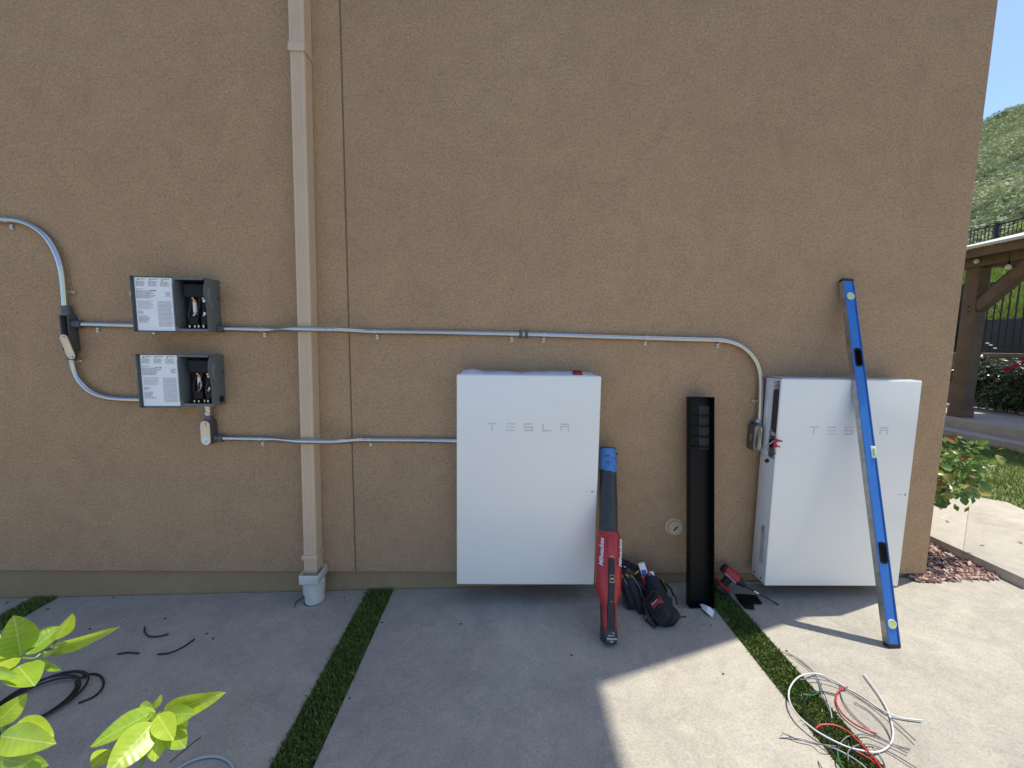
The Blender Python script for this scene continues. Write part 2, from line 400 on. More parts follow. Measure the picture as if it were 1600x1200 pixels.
turf(*STRIPS[4], -1.5, -0.04, 36000, 'sunlit turf strip at the right edge of the slab', 4)
turf(*STRIPS[0], -1.5, 0.02, 9000, 'turf strip far left along the wall', 5)

# ---- house
house = thing('house', 'tan stucco house wall with rounded corner and slab footing', 'house', (0, 0, 0))
SEAM = -0.859; XC = 2.552; ZB = 0.101; ZT = 6.85
b = MB(); b.box((-8.0, 0, ZB), (SEAM-0.004, 0.12, ZT)); b.build('wall', 'stucco', house, bev=0.004, seg=2)
# right panel, wrapping the corner with a bullnose
poly = [(SEAM+0.004, 0.0)]
rr = 0.022
for i in range(7):
    t = R(-90 + 90*i/6); poly.append((XC-rr + rr*math.cos(t), rr + rr*math.sin(t)))
poly += [(XC, 9.0), (XC-0.12, 9.0), (XC-0.12, 0.12), (SEAM+0.004, 0.12)]
b = MB(); b.prism([(x, y, ZB) for x, y in poly], (0, 0, ZT-ZB)); b.build('wall', 'stucco', house, bev=0.003, seg=2, angle=50)
b = MB(); b.box((SEAM-0.02, 0.007, ZB+0.0), (SEAM+0.02, 0.05, ZT)); b.build('control_joint', 'trim', house)
b = MB(); b.box((-8.0, 0.024, -0.4), (XC-0.03, 0.4, ZB+0.03)); b.box((XC-0.4, 0.402, -0.4), (XC-0.03, 9.0, ZB+0.028))
b.build('foundation', 'stucco_base', house, bev=0.004)
b = MB(); b.box((-8.0, 0.003, ZB-0.004), (XC-0.03, 0.10, ZB+0.003)); b.build('weep_screed', 'trim', house)
# roof: eave over the wall
roof_b = MB(); EX, EY = XC+0.30, -0.26
roof_b.box((-8.5, EY, ZT), (EX, 9.4, ZT+0.16))
rf = roof_b.build('roof', 'trim', house)
b = MB(); p = [(-8.7, EY-0.05, ZT+0.162), (EX+0.03, EY-0.05, ZT+0.162), (EX+0.03, 9.45, ZT+0.162), (-8.7, 9.45, ZT+0.162), (-5.5, 4.4, ZT+1.7), (EX-3.2, 4.4, ZT+1.7)]
b.add(p, [(0, 1, 5, 4), (1, 2, 5), (2, 3, 4, 5), (3, 0, 4), (3, 2, 1, 0)]); b.build('tile_roof', 'roof_tile', rf, smooth=False)

# ---- the ground round the corner
b = MB(); z0 = 0.065
b.prism([(XC-0.032, -0.012, -0.1), (3.10, -0.012, -0.1), (3.10, 6.0, -0.1), (XC-0.032, 6.0, -0.1)], (0, 0, z0+0.1))
tag(b.build('planting_bed', 'soil'), kind='structure')
# bark chips
rnd = random.Random(21); b = MB()
for k in range(4200):
    if k < 3000: x = rnd.uniform(2.46, 3.05); y = rnd.uniform(-0.035, 0.55)
    else: x = rnd.uniform(2.56, 2.99); y = rnd.uniform(0.5, 3.5)
    if x < XC+0.02 and y > -0.004: y = rnd.uniform(-0.03, 0.0)
    if y < 0 and rnd.random() < 0.5: continue
    l = rnd.uniform(0.008, 0.030); w = l*rnd.uniform(0.22, 0.55); t = rnd.uniform(0.0015, 0.005)
    rot = Quaternion((0, 0, 1), rnd.gauss(0.5, 1.0)) @ Quaternion((0, 1, 0), rnd.gauss(0, 0.35)) @ Quaternion((1, 0, 0), rnd.gauss(0, 0.45))
    zc = z0 + rnd.uniform(0.002, 0.03) if y > 0 else gz(x)+0.008
    b.cur = 1 if rnd.random() < 0.42 else 0
    sx = rnd.uniform(0.5, 0.95)
    vs = [Vector((-l, -w*sx, -t)), Vector((l*rnd.uniform(0.7, 1), -w*0.7, -t)), Vector((l, w*rnd.uniform(0.3, 0.9), -t)), Vector((-l*rnd.uniform(.6, 1), w, -t))]
    vs += [q*rnd.uniform(0.8, 0.97) + Vector((0, 0, 2*t)) for q in vs]
    b.add([rot @ q + Vector((x, y, zc)) for q in vs], [(3,2,1,0),(4,5,6,7),(0,1,5,4),(1,2,6,5),(2,3,7,6),(3,0,4,7)])
tag(b.build('bark_mulch', ['bark', 'bark_pale'], smooth=False), 'reddish bark chips filling the bed at the house corner', 'mulch', None, 'stuff')
# raised path, two slabs of slightly different tone meeting on a slant
def poly_slab(name, pts, zt, th, m):
    b = MB(); b.prism([(x, y, zt(x)-th) for x, y in pts], (0, 0, th)); return tag(b.build(name, m, bev=0.003), kind='structure')
pz = lambda x: gz(x)+0.06
poly_slab('path', [(2.985, 0.19), (3.82, 0.865), (3.75, 1.05), (2.985, 1.05)], pz, 0.2, 'concrete_path')
poly_slab('path', [(2.985, -0.12), (3.6, -0.13), (4.15, 0.75), (4.21, 0.92), (4.08, 1.06), (3.7505, 1.05), (3.8205, 0.8648), (2.985, 0.1896)], pz, 0.2, 'concrete_path_grey')
# lawn beyond
b = MB(); b.quad((3.05, -0.5, 0.12), (7.05, -0.5, 0.12), (7.05, 14, 0.12), (3.05, 14, 0.12)); tag(b.build('lawn', 'slope_soil', smooth=False), kind='structure')
rnd = random.Random(5); b = MB()
for k in range(26000):
    x = rnd.uniform(3.7, 6.65); y = rnd.uniform(0.5, 4.6)
    if x < 4.25 and y < 1.1: continue
    h = rnd.uniform(0.03, 0.06); a = rnd.uniform(0, 6.28); w = 0.004; l = rnd.gauss(0, 0.02), rnd.gauss(0, 0.02)
    dx, dy = w*math.cos(a), w*math.sin(a)
    b.add([(x-dx, y-dy, 0.118), (x+dx, y+dy, 0.118), (x+l[0], y+l[1], 0.12+h)], [(0, 1, 2)])
tag(b.build('lawn_grass', 'lawn', fixn=False, smooth=False), 'short green lawn between the path and the steps', 'grass', None, 'stuff')
# steps and platform
stp = thing('patio_steps', 'grey concrete steps and platform under the wooden pergola', 'steps', (7, 3, 0.1))
b = MB(); b.box((7.0, 0.5, -0.2), (9.0, 9.0, 0.37)); b.build('platform', 'concrete', stp, bev=0.012)
b = MB(); b.box((6.64, 0.5, -0.2), (6.998, 9.0, 0.235)); b.build('step', 'concrete', stp, bev=0.012)

# retaining wall and slope
rw = thing('retaining_wall', 'low tan block wall below the iron fence', 'wall', (9.3, 6, 0))
b = MB(); b.box((9.2, 1.0, -0.2), (9.62, 13.0, 1.30)); b.build('wall_face', 'block', rw, bev=0.01)
b = MB(); b.box((9.16, 1.0, 1.302), (9.66, 13.0, 1.38)); b.build('coping', 'block', rw, bev=0.01)
bd = MB(); bd.box((9.002, 1.0, -0.1), (9.198, 13.0, 0.34)); tag(bd.build('soil_bed', 'soil'), kind='structure')
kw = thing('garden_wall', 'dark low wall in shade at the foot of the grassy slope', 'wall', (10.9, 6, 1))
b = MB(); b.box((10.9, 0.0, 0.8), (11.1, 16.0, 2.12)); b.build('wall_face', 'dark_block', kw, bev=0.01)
b = MB(); vs = []
b.add([(9.6, -4, 1.25), (10.95, -4, 1.3), (10.95, 30, 1.3), (9.6, 30, 1.25), (11.05, -4, 2.05), (16.2, -4, 4.35), (16.2, 30, 4.35), (11.05, 30, 2.05), (22, -4, 4.6), (22, 30, 4.6)],
      [(0, 1, 2, 3), (4, 5, 6, 7), (5, 8, 9, 6), (1, 4, 7, 2)])
tag(b.build('grassy_slope', 'slope_soil', fixn=False, smooth=False), kind='structure')
rnd = random.Random(9); b = MB()
for k in range(15000):
    x = rnd.uniform(11.1, 16.2); y = x*0.75 - 2.2 + rnd.uniform(-3.2, 3.4); z = 2.05 + (x-11.05)/5.15*2.3
    h = rnd.uniform(0.06, 0.22); a = rnd.uniform(0, 6.28); w = rnd.uniform(0.015, 0.05); l = rnd.gauss(0, 0.05), rnd.gauss(0, 0.05)
    dx, dy = w*math.cos(a), w*math.sin(a)
    b.add([(x-dx, y-dy, z-0.02), (x+dx, y+dy, z-0.02), (x+l[0], y+l[1], z+h)], [(0, 1, 2)])
tag(b.build('slope_grass', 'slope_grass', fixn=False, smooth=False), 'yellow green grass covering the slope behind the fence', 'grass', None, 'stuff')

# far hillside
def hill_z(x, y):
    t = max(0.0, x-21)
    z = 4.3 + 0.525*t + 3.0*mnoise.noise((x*0.03, y*0.03, 0)) * min(1, t/20) - 0.02*max(0, y-60)
    return min(z, 56.6 + 0.27*(max(70, min(150, y))-102) + 1.2*mnoise.noise((x*0.05, y*0.02, 3.0)))
b = MB(); nx, ny = 60, 70
for i in range(nx+1):
    for j in range(ny+1):
        x = 20 + 190*(i/nx)**1.4; y = -80 + 360*j/ny; b.v.append(Vector((x, y, hill_z(x, y))))
for i in range(nx):
    for j in range(ny):
        q = i*(ny+1)+j; b.f.append((q, q+ny+1, q+ny+2, q+1)); b.mi.append(0)
tag(b.build('hillside', 'hill_ground', fixn=False), kind='structure')
def leaf_cloud(b, c, rad, n, size, rnd, flat=0.0):
    c = Vector(c)
    for k in range(n):
        d = Vector((rnd.gauss(0, 1), rnd.gauss(0, 1), rnd.gauss(0, 1))).normalized()
        rr = rnd.uniform(0.45, 1.0)**0.6 * (1+0.25*mnoise.noise(d*2.3 + c))
        p = c + Vector((d.x*rad[0], d.y*rad[1], d.z*rad[2]))*rr
        nrm = (d + Vector((rnd.gauss(0, .6), rnd.gauss(0, .6), rnd.gauss(0, .6)+flat))).normalized()
        u = nrm.orthogonal().normalized(); u = Quaternion(nrm, rnd.uniform(0, 6.28)) @ u; v = nrm.cross(u)
        s = size*rnd.uniform(0.6, 1.3)
        b.add([p-u*s, p-v*s*0.45+nrm*s*0.12, p+u*s, p+v*s*0.45+nrm*s*0.12], [(0, 1, 2, 3)])
rnd = random.Random(11); b = MB()
cnt = 0
while cnt < 1500:
    x = 22*math.exp(rnd.random()*1.85); k = rnd.uniform(0.60, 1.02); y = x*k - 2.2
    if k > 0.9 and rnd.random() < 0.5: continue
    z = hill_z(x, y); s = rnd.uniform(0.7, 1.7)*(0.75+0.007*x)
    leaf_cloud(b, (x, y, z+s*0.35), (s*1.0, s*1.0, s*0.8), 190, s*0.13, rnd, 0.35); cnt += 1
tag(b.build('hillside_scrub', 'sage', fixn=False, smooth=False), 'grey green scrub covering the far hillside', 'scrub', None, 'stuff')

# fences
def fence(X, y0, y1, zb, zt, pitch, label, post_every, pw):
    t = thing('iron_fence', label, 'fence', (X, y0, zb), group='black iron fences')
    for z, h in ((zt, 0.02), (zb+0.06, 0.018)):
        b = MB(); b.box((X-0.018, y0, z-h), (X+0.018, y1, z+h)); b.build('rail', 'iron', t)
    me = None; n = int((y1-y0)/pitch)
    for i in range(n):
        y = y0 + (i+0.5)*pitch
        if me is None:
            b = MB(); b.box((-0.0085, -0.0085, zb-zb+0.02), (0.0085, 0.0085, zt-zb-0.021)); o = b.build('picket', 'iron'); me = o.data; bpy.data.objects.remove(o)
        link('picket', me, t, Matrix.Translation((X, y, zb)))
    y = y0 + post_every*0.35; mp = None
    while y < y1:
        if mp is None:
            b = MB(); b.box((-pw, -pw, -0.05), (pw, pw, zt-zb+0.06)); o = b.build('post', 'iron', bev=0.004); mp = o.data; bpy.data.objects.remove(o)
        link('post', mp, t, Matrix.Translation((X, y, zb))); y += post_every
fence(9.5, 3.4, 9.0, 1.382, 2.735, 0.112, 'black iron fence on the block wall behind the pergola', 2.0, 0.032)
fence(16.0, 8.6, 14.6, 4.36, 5.5, 0.105, 'black iron fence higher up the slope above the pergola roof', 1.75, 0.045)

# pergola
pg = thing('pergola', 'brown timber pergola with curved brace and pale roof', 'pergola', (7.3, 3.95, 0.37))
def post_at(x, y):
    b = MB(); b.box((x, y, 0.372), (x+0.185, y+0.185, 2.70)); o = b.build('post', 'wood', pg, bev=0.006)
    b = MB(); b.box((x-0.012, y-0.012, 0.371), (x+0.197, y+0.197, 0.50)); b.build('post_base', 'wood', o, bev=0.004)
post_at(7.2, 3.86); post_at(7.2, 0.9); post_at(8.6, 3.86)
b = MB(); b.box((7.16, 0.6, 2.702), (7.40, 4.30, 2.93)); b.build('beam', 'wood', pg, bev=0.006)
b = MB(); b.box((7.402, 3.87, 2.72), (9.0, 4.03, 2.90)); b.build('beam', 'wood', pg, bev=0.006)
b = MB(); secs = []
for i in range(9):                     # curved knee brace from post towards the viewer
    t = i/8; y = 3.87 - 0.66*t - 0.10*math.sin(math.pi*t)*0.6; z = 2.08 + 0.66*t + 0.10*math.sin(math.pi*t)*0.6
    n = Vector((0, 0.7071, 0.7071))*0.075
    c = Vector((7.21, y, z)); secs.append([c-n, c+n, c+n+Vector((0.13, 0, 0)), c-n+Vector((0.13, 0, 0))])
b.loft(secs); br = b.build('brace', 'wood', pg)
for dz in (0.0, 0.07): b = MB(); b.cyl((7.205, 3.94, 2.03+dz), (7.19, 3.94, 2.03+dz), 0.012, n=8); b.build('bolt', 'iron', br)
b = MB(); secs = []
for i in range(9):
    t = i/8; x = 7.39 + 0.66*t; z = 2.08 + 0.66*t + 0.06*math.sin(math.pi*t); n = Vector((-0.7071, 0, 0.7071))*0.07
    c = Vector((x, 3.89, z)); secs.append([c-n, c+n, c+n+Vector((0, 0.12, 0)), c-n+Vector((0, 0.12, 0))])
b.loft(secs); b.build('brace', 'wood', pg)
for i in range(8):
    y = 0.8 + i*0.48; me_b = MB(); me_b.prism([(6.98, y, 2.80), (6.98, y, 2.90), (9.2, y, 3.42), (9.2, y, 3.32)], (0, 0.06, 0)); me_b.build('rafter', 'wood', pg)
b = MB(); b.box((6.93, 0.3, 2.81), (6.975, 4.55, 2.925)); b.build('fascia', 'wood', pg)
b = MB(); b.add([(6.88, 0.2, 2.927), (6.88, 4.62, 2.927), (9.4, 4.62, 3.55), (9.4, 0.2, 3.55), (6.88, 0.2, 2.965), (6.88, 4.62, 2.965), (9.4, 4.62, 3.588), (9.4, 0.2, 3.588)],
      [(0, 1, 2, 3), (7, 6, 5, 4), (0, 4, 5, 1), (1, 5, 6, 2), (2, 6, 7, 3), (3, 7, 4, 0)]); b.build('roof', 'roof_white', pg)
# hanging bulbs
for (y, z, lb) in ((3.45, 2.62, 'round glass bulb hanging near the curved pergola brace'), (3.85, 2.78, 'glass bulb hanging under the far end of the pergola fascia')):
    t = thing('light_bulb', lb, 'light bulb', (7.12, y, z), group='bulbs on the pergola')
    b = MB(); b.lathe((7.12, y, z-0.045), (0, 0, 1), [(0, 0.004), (0.008, 0.022), (0.025, 0.033), (0.045, 0.034), (0.06, 0.024), (0.075, 0.015)], 14); b.build('globe', 'bulb_glass', t)
    b = MB(); b.cyl((7.12, y, z+0.030), (7.12, y, z+0.075), 0.016, n=10); b.tube([(7.12, y, z+0.075), (7.13, y+0.01, 2.81)], 0.005, 6); b.build('socket', 'black_plastic', t)

# roses against the retaining wall
rb = thing('rose_bush', 'dark glossy rose bush with red blooms below the iron fence', 'bush', (8.75, 4.8, 0.37))
rnd = random.Random(31)
b = MB()
for c, rad, n in (((8.62, 4.55, 0.85), (0.32, 0.62, 0.46), 1700), ((8.66, 5.0, 0.98), (0.28, 0.36, 0.36), 900), ((8.62, 4.15, 0.8), (0.3, 0.5, 0.42), 1100), ((8.66, 5.02, 1.32), (0.14, 0.2, 0.16), 160)):
    leaf_cloud(b, c, rad, n, 0.042, rnd, 1.7)
tag(b.build('leaves', 'dark_rose_leaf', rb, fixn=False, smooth=False), kind='stuff')
for k in range(9):
    y = rnd.uniform(4.1, 5.1); b = MB(); b.tube([(8.66+rnd.uniform(-.08, .08), y, 0.33), (8.64, y+rnd.uniform(-.1, .1), 0.7), (8.6+rnd.uniform(-.1, .1), y+rnd.uniform(-.2, .2), 1.15)], [0.012, 0.009, 0.004], 6); b.build('stem', 'stem_brown', rb)
def bloom_or_glint(parent, c, r, m, rnd):
    b = MB()
    for k in range(13):
        a = k*2.4; t = k/13; d = Vector((math.cos(a), math.sin(a), 0)); up = Vector((0, 0, 1))
        o = Vector(c) + d*r*(0.1+0.5*t); n = (d*(0.2+0.8*t)+up*(1-0.5*t)).normalized(); s = d.cross(up); h = r*(0.9-0.2*t)
        b.add([o-s*r*0.35, o+s*r*0.35, o+n*h+s*r*0.42+d*r*.1, o+n*h*1.15+d*r*.15, o+n*h-s*r*0.42+d*r*.1], [(0, 1, 2, 3, 4)])
    b.build('bloom_or_glint', m, parent, fixn=False)
def XP(px, py, X): d = ray(px, py); return CAM + d*(X/d.x)
for q in ((1572, 580), (1576, 577), (1588, 573), (1600, 569)): bloom_or_glint(rb, XP(*q, 8.32), 0.05, 'petal_red', rnd)
for q in ((1543, 537), (1548, 540), (1555, 545), (1521, 566), (1544, 574), (1584, 561)): bloom_or_glint(rb, XP(*q, 8.40), 0.022, 'glint_white', rnd)  # white sun glints on the leaves, modelled as small pale petals

# shrubs along the upper fence
rnd = random.Random(41)
labels = ['yellow green shrub left of the upper fence post', 'tall yellow green shrub behind the upper fence post', 'bright shrub at the right end of the upper fence', 'pale shrub behind the upper fence above the roof edge', 'young green tree on the hill at the right edge']
for (x, y, z, r_, h, lb) in ((16.9, 12.15, 4.4, 0.55, 0.75, labels[3]), (16.9, 11.55, 4.4, 0.6, 0.95, labels[0]), (17.0, 10.95, 4.4, 0.6, 1.2, labels[1]), (16.9, 10.35, 4.4, 0.55, 0.8, labels[2]), (21.5, 14.1, 4.6, 0.8, 2.0, labels[4])):
    t = thing('shrub', lb, 'shrub', (x, y, z), group='shrubs along the upper fence')
    b = MB(); 
    for k in range(6): leaf_cloud(b, (x+rnd.uniform(-.3, .3)*r_, y+rnd.uniform(-.5, .5)*r_, z+h*rnd.uniform(0.35, 0.85)), (r_*0.6, r_*0.6, h*0.35), 170, 0.07, rnd)
    tag(b.build('leaves', 'shrub_yellow', t, fixn=False, smooth=False), kind='stuff')
    b = MB(); b.tube([(x, y, z-0.1), (x+0.04, y, z+h*0.4), (x-0.03, y+0.05, z+h*0.8)], [0.04, 0.03, 0.01], 6); b.build('trunk', 'stem_brown', t)

# rose by the house corner: each leaf a piece of its own
def leaf_mesh(name, L_, Wd, cup, droop, m, nu=8, serr=0.0, wav=0.0, tip=1.5):
    vs = []; fs = []
    for i in range(nu+1):
        t = i/nu; w = Wd*max(0, math.sin(math.pi*min(1, t**0.82)))**0.72 * (1-0.12*t)
        if i == 0: w = Wd*0.06
        if i == nu: w = 0.0005
        for j in (-2, -1, 0, 1, 2):
            s = j/2; y = s*w*(1+serr*((i+j) % 2))
            z = cup*abs(s)**1.3*w - droop*L_*t**2 + wav*Wd*math.sin(t*9+1.3*j)*abs(s)
            vs.append((t*L_, y, z))
    for i in range(nu):
        for j in range(4): q = i*5+j; fs.append((q, q+5, q+6, q+1))
    me = bpy.data.meshes.new(name); me.from_pydata(vs, [], fs); me.materials.append(MATS[m])
    me.polygons.foreach_set('use_smooth', [True]*len(fs)); return me
bush = thing('rose_bush', 'leafy rose bush with yellowing leaves at the house corner', 'bush', (2.95, 0.35, 0.07))
rnd = random.Random(52)
LM = {k: [leaf_mesh('leaf', 0.066, 0.025, 0.3, dr, k, 5, 0.06) for dr in (0.1, 0.35)] for k in ('rose_leaf', 'rose_leaf_young', 'rose_leaf_red')}
stems = []
for k in range(9):
    tipv = Vector((2.86+rnd.uniform(-0.17, 0.15), 0.36+rnd.uniform(-0.19, 0.28), rnd.uniform(0.66, 0.90)))
    base = Vector((2.70+rnd.uniform(-.05, .05), 0.62+rnd.uniform(-.08, .08), 0.05))
    if k == 8: tipv = Vector((3.00, 0.20, 0.70))
    mid = (base+tipv)/2 + Vector((rnd.uniform(-.05, .05), rnd.uniform(-.05, .05), 0.06))
    pts = smooth_path([base, mid, tipv], 6); stems.append(pts)
    b = MB(); b.tube(pts, [0.006*(1-0.6*i/12) for i in range(len(pts))], 6); b.build('stem', 'stem_green', bush)
for k in range(300):
    pts = stems[k % 9]; p = pts[rnd.randint(8, len(pts)-1)] + Vector((rnd.gauss(0.01, .046), rnd.gauss(-.01, .05), min(0.04, rnd.gauss(-.06, .08))))
    if p.x < XC+0.035: p.x = XC+0.04+rnd.random()*.05
    if p.z < 0.42: p.z = rnd.uniform(0.44, 0.7)
    p.z = min(p.z, 0.88); p.y = max(p.y, 0.06)
    q = rnd.random(); kind = 'rose_leaf' if q < 0.62 else ('rose_leaf_young' if q < 0.94 else 'rose_leaf_red')
    if p.z < 0.52 and q < .94: kind = 'rose_leaf'
    a = rnd.uniform(0, 6.28); x = Vector((math.cos(a), math.sin(a), rnd.gauss(-0.15, 0.35)))
    mm = facing(p, x, Vector((rnd.gauss(-0.5, .6), rnd.gauss(-0.8, .6), 0.9))) @ Matrix.Scale(rnd.uniform(0.7, 1.15), 4)
    if k < 300: link('leaf', LM[kind][k % 2], bush, mm)
b = MB()
for k in range(1300):
    pts = stems[k % 9]; p = pts[rnd.randint(6, len(pts)-1)] + Vector((rnd.gauss(0, .05), rnd.gauss(0.01, .05), rnd.gauss(-.06, .08)))
    if p.x < XC+0.03 or p.z < 0.42 or p.z > .88: continue
    leaf_cloud(b, p, (.02, .02, .02), 1, 0.026, rnd, 0.6)
tag(b.build('small_leaves', 'rose_leaf', bush, fixn=False, smooth=False), kind='stuff')

# ================================================================== ON THE WALL
def rbar(b, p0, p1, w, h, up=(0, 0, 1)):
    """box beam from p0 to p1, w across, h along up"""
    p0, p1 = Vector(p0), Vector(p1); d = (p1-p0).normalized(); s = d.cross(Vector(up)).normalized(); u = s.cross(d)
    q = [p0-s*w/2-u*h/2, p0+s*w/2-u*h/2, p0+s*w/2+u*h/2, p0-s*w/2+u*h/2]
    return b.prism(q, p1-p0)

# ---- downspout
DX0, DX1, DF = -1.118, -1.046, -0.082
ds = thing('downspout', 'tan square metal downspout running down the stucco wall', 'downspout', (-1.08, -0.04, 0.1))
def ribbed(b, x0, x1, yf, yb, z0, z1, grow=0.0):
    poly = []; n = 5; w = x1-x0
    poly.append((x0, yb))
    poly.append((x0, yf+0.006)); poly.append((x0+0.006, yf))
    for i in range(n):
        c = x0 + 0.012 + (w-0.024)*(i+0.5)/n; h = (w-0.024)/n*0.30
        poly += [(c-h, yf), (c-h*0.4, yf+0.0022), (c+h*0.4, yf+0.0022), (c+h, yf)]
    poly += [(x1-0.006, yf), (x1, yf+0.006), (x1, yb)]
    b.prism([(x, y, z0) for x, y in poly], (0, 0, z1-z0))
zj1 = W(472, 76, DF).z
b = MB(); ribbed(b, DX0-0.002, DX1+0.002, DF-0.002, -0.004, zj1, ZT-0.01); b.build('upper_pipe', 'downspout', ds, angle=25)
b = MB(); ribbed(b, DX0, DX1, DF, -0.004, 0.065, zj1+0.02); b.build('lower_pipe', 'downspout', ds, angle=25)
def collar(z, h, e):
    b = MB(); b.box((DX0-e, DF-e, z), (DX1+e, DF-0.0025, z+h)); b.box((DX0-e, DF-0.0025, z), (DX0-0.0025, -0.001, z+h)); b.box((DX1+0.0025, DF-0.0025, z), (DX1+e, -0.001, z+h))
    return b.build('strap', 'downspout', ds, bev=0.0012)
collar(zj1-0.012, 0.04, 0.005); zs = W(499, 872, DF).z; st = collar(zs-0.012, 0.028, 0.0055)
b = MB(); b.box((DX0-0.008, DF-0.008, zs+0.0), (DX1+0.008, DF-0.0056, zs+0.006)); b.build('ridge', 'downspout', st, bev=0.001)

for o_ in list(ds.children)+[g_ for c_ in ds.children for g_ in c_.children]:
    for v_ in o_.data.vertices: v_.co.x += 0.0135*v_.co.z

# ---- white drain adapter below it
da = thing('drain_adapter', 'white plastic drain adapter under the tan downspout', 'drain pipe', (-1.06, -0.07, 0.0))
cx, cy = -1.068, -0.068
zt = W(495, 900, -.128).z; zb = W(495, 914, -.128).z; zc_ = W(500, 933, -.126).z
b = MB(); x0, x1, y0, y1 = cx-0.054, cx+0.05, -0.128, -0.006; t = 0.004
b.box((x0, y0, zb), (x1, y0+t, zt)); b.box((x0, y0+t, zb), (x0+t, y1-t, zt)); b.box((x1-t, y0+t, zb), (x1, y1-t, zt)); b.box((x0, y1-t, zb), (x1, y1, zt)); b.box((x0+t, y0+t, zb), (x1-t, y1-t, zb+0.003))
b.build('square_inlet', 'pvc', da, bev=0.0015)
b = MB(); b.lathe((cx, cy, -0.0), (0, 0, 1), [(zc_, 0.055), (zc_+.002, 0.058), (zb-.008, 0.058), (zb-.0003, 0.048)], 32); b.build('collar', 'pvc', da)
b = MB(); b.lathe((cx+0.002, cy, -0.045), (0, 0, 1), [(0.0, 0.052), (0.045+zc_+.001, 0.0525)], 32); b.build('round_pipe', 'pvc', da)
b = MB(); b.tube([(cx+0.0545*math.cos(t), cy+0.0545*math.sin(t), gz(cx)+0.001+0.001*math.sin(5*t)) for t in [R(200+14*i) for i in range(13)]], 0.0028, 6); b.build('dirt_ring', 'sealant_dirt', da)
b = MB(); b.tube(smooth_path([G(483, 928, 0.012), G(472, 934, 0.012), G(463, 941, 0.006), G(460, 948, 0.003)], 6), 0.0026, 6)
tag(b.build('brown_cord', 'brown_wire'), 'short reddish cord on the concrete by the white drain adapter', 'cord')

# ---- conduits
RC = 0.0148
def strap_meshes():
    b = MB()                                # conduit along X, wall at +Y, tab hangs to -Z
    ring = []
    for i in range(13):
        t = R(-90 + 200*i/12); ring.append(t)
    secs = []
    for xx in (-0.009, 0.009):
        pass
    vs = []; fs = []
    for k, (r_) in enumerate((RC+0.0012, RC+0.0030)):
        for xx in (-0.008, 0.008):
            for t in ring: vs.append((xx, -math.cos(t)*r_, math.sin(t)*r_))
    n = len(ring); 
    for i in range(n-1):
        a0, a1, b0, b1 = i, n+i, 2*n+i, 3*n+i
        fs += [(b0, b0+1, b1+1, b1), (a0, a1, a1+1, a0+1), (a0, a0+1, b0+1, b0), (a1, b1, b1+1, a1+1)]
    b.add(vs, fs)
    b.box((-0.008, 0.0105, -RC-0.026), (0.008, 0.0130, -RC+0.004)); b.box((-0.008, -0.001, -RC-0.0032), (0.008, 0.0104, -RC-0.0012))
    o = b.build('strap', 'galvanised', angle=40); me = o.data; bpy.data.objects.remove(o)
    b = MB(); b.lathe((0, 0.0105, -RC-0.015), (0, -1, 0), [(0, 0.0068), (0.003, 0.0064), (0.0055, 0.004), (0.006, 0.001)], 12)
    o = b.build('screw', 'bright_steel'); m2 = o.data; bpy.data.objects.remove(o)
    return me, m2
SM, SCM = strap_meshes()
def conduit(label, pts, straps, sub=7):
    P = [W(*p) for p in pts]; c = P[0]
    t = thing('conduit', label, 'conduit', c, group='galvanised conduits on the wall')
    b = MB(); b.tube(smooth_path(P, sub), RC, 14); b.build('pipe', 'galvanised', t, angle=60)
    for (px, py, rot) in straps:
        p = W(px, py, -0.019)
        mm = Matrix.Translation((p.x, -0.0165, p.z)) @ Matrix.Rotation(R(rot), 4, 'Y')
        s = link('strap', SM, t, mm); link('screw', SCM, s, mm)
    return t
conduit('curved conduit entering from the left edge and bending down to the tee fitting', [(-60, 342, -.02), (-20, 342.5, -.02), (8, 343.5, -.02), (30, 346, -.02), (52, 354.5, -.02), (72, 370, -.022), (87, 393, -.024), (96, 420, -.026), (100, 450, -.026), (102.5, 482, -.028)], [(12, 344, 0), (101.5, 456, -90)])
conduit('short conduit between the tee fitting and the upper grey box', [(122, 506.5, -.024), (160, 507.5, -.022), (215, 509, -.022), (286, 511, -.022)], [(148, 507.3, 0), (236, 509.8, 0)])
conduit('conduit curving from the tee fitting to the lower grey box', [(112, 558, -.026), (116, 578, -.026), (125, 596, -.026), (140, 610.5, -.026), (160, 619.5, -.025), (185, 623.5, -.024), (225, 625, -.024), (290, 626.5, -.024)], [(113, 564, -90), (258, 625.8, 0)])
conduit('long conduit from the upper grey box crossing over the downspout', [(340, 513, -.026), (375, 514, -.022), (411, 515, -.019), (428, 515, -.03), (452, 514.3, -.085), (468, 514, -.100), (512, 515, -.100), (530, 515.5, -.085), (562, 517.3, -.03), (588, 518.3, -.019), (700, 520, -.019), (818, 522.3, -.019)], [(411, 515, 0), (588, 518.3, 0), (800, 522, 0)])
conduit('conduit running right from the coupling and bending down beside the right unit', [(818, 522.3, -.019), (900, 525, -.019), (1010, 528.5, -.019), (1105, 531, -.02), (1128, 532, -.021), (1150, 537.5, -.023), (1169, 550, -.025), (1182, 568, -.026), (1188, 592, -.027), (1188, 625, -.028), (1186, 664, -.028)], [(850, 523.3, 0), (1010, 528.5, 0), (1124, 532, 0), (1186.5, 627, 90)])
conduit('lower conduit from the metal elbow fitting to the left white unit', [(338, 684.5, -.026), (370, 685, -.022), (408, 685.8, -.019), (428, 686.3, -.03), (455, 688.7, -.085), (472, 689.4, -.100), (516, 690, -.100), (534, 689.4, -.085), (560, 687.5, -.03), (578, 687.3, -.019), (650, 688, -.02), (745, 689.5, -.022)], [(408, 685.8, 0), (578, 687.3, 0)])
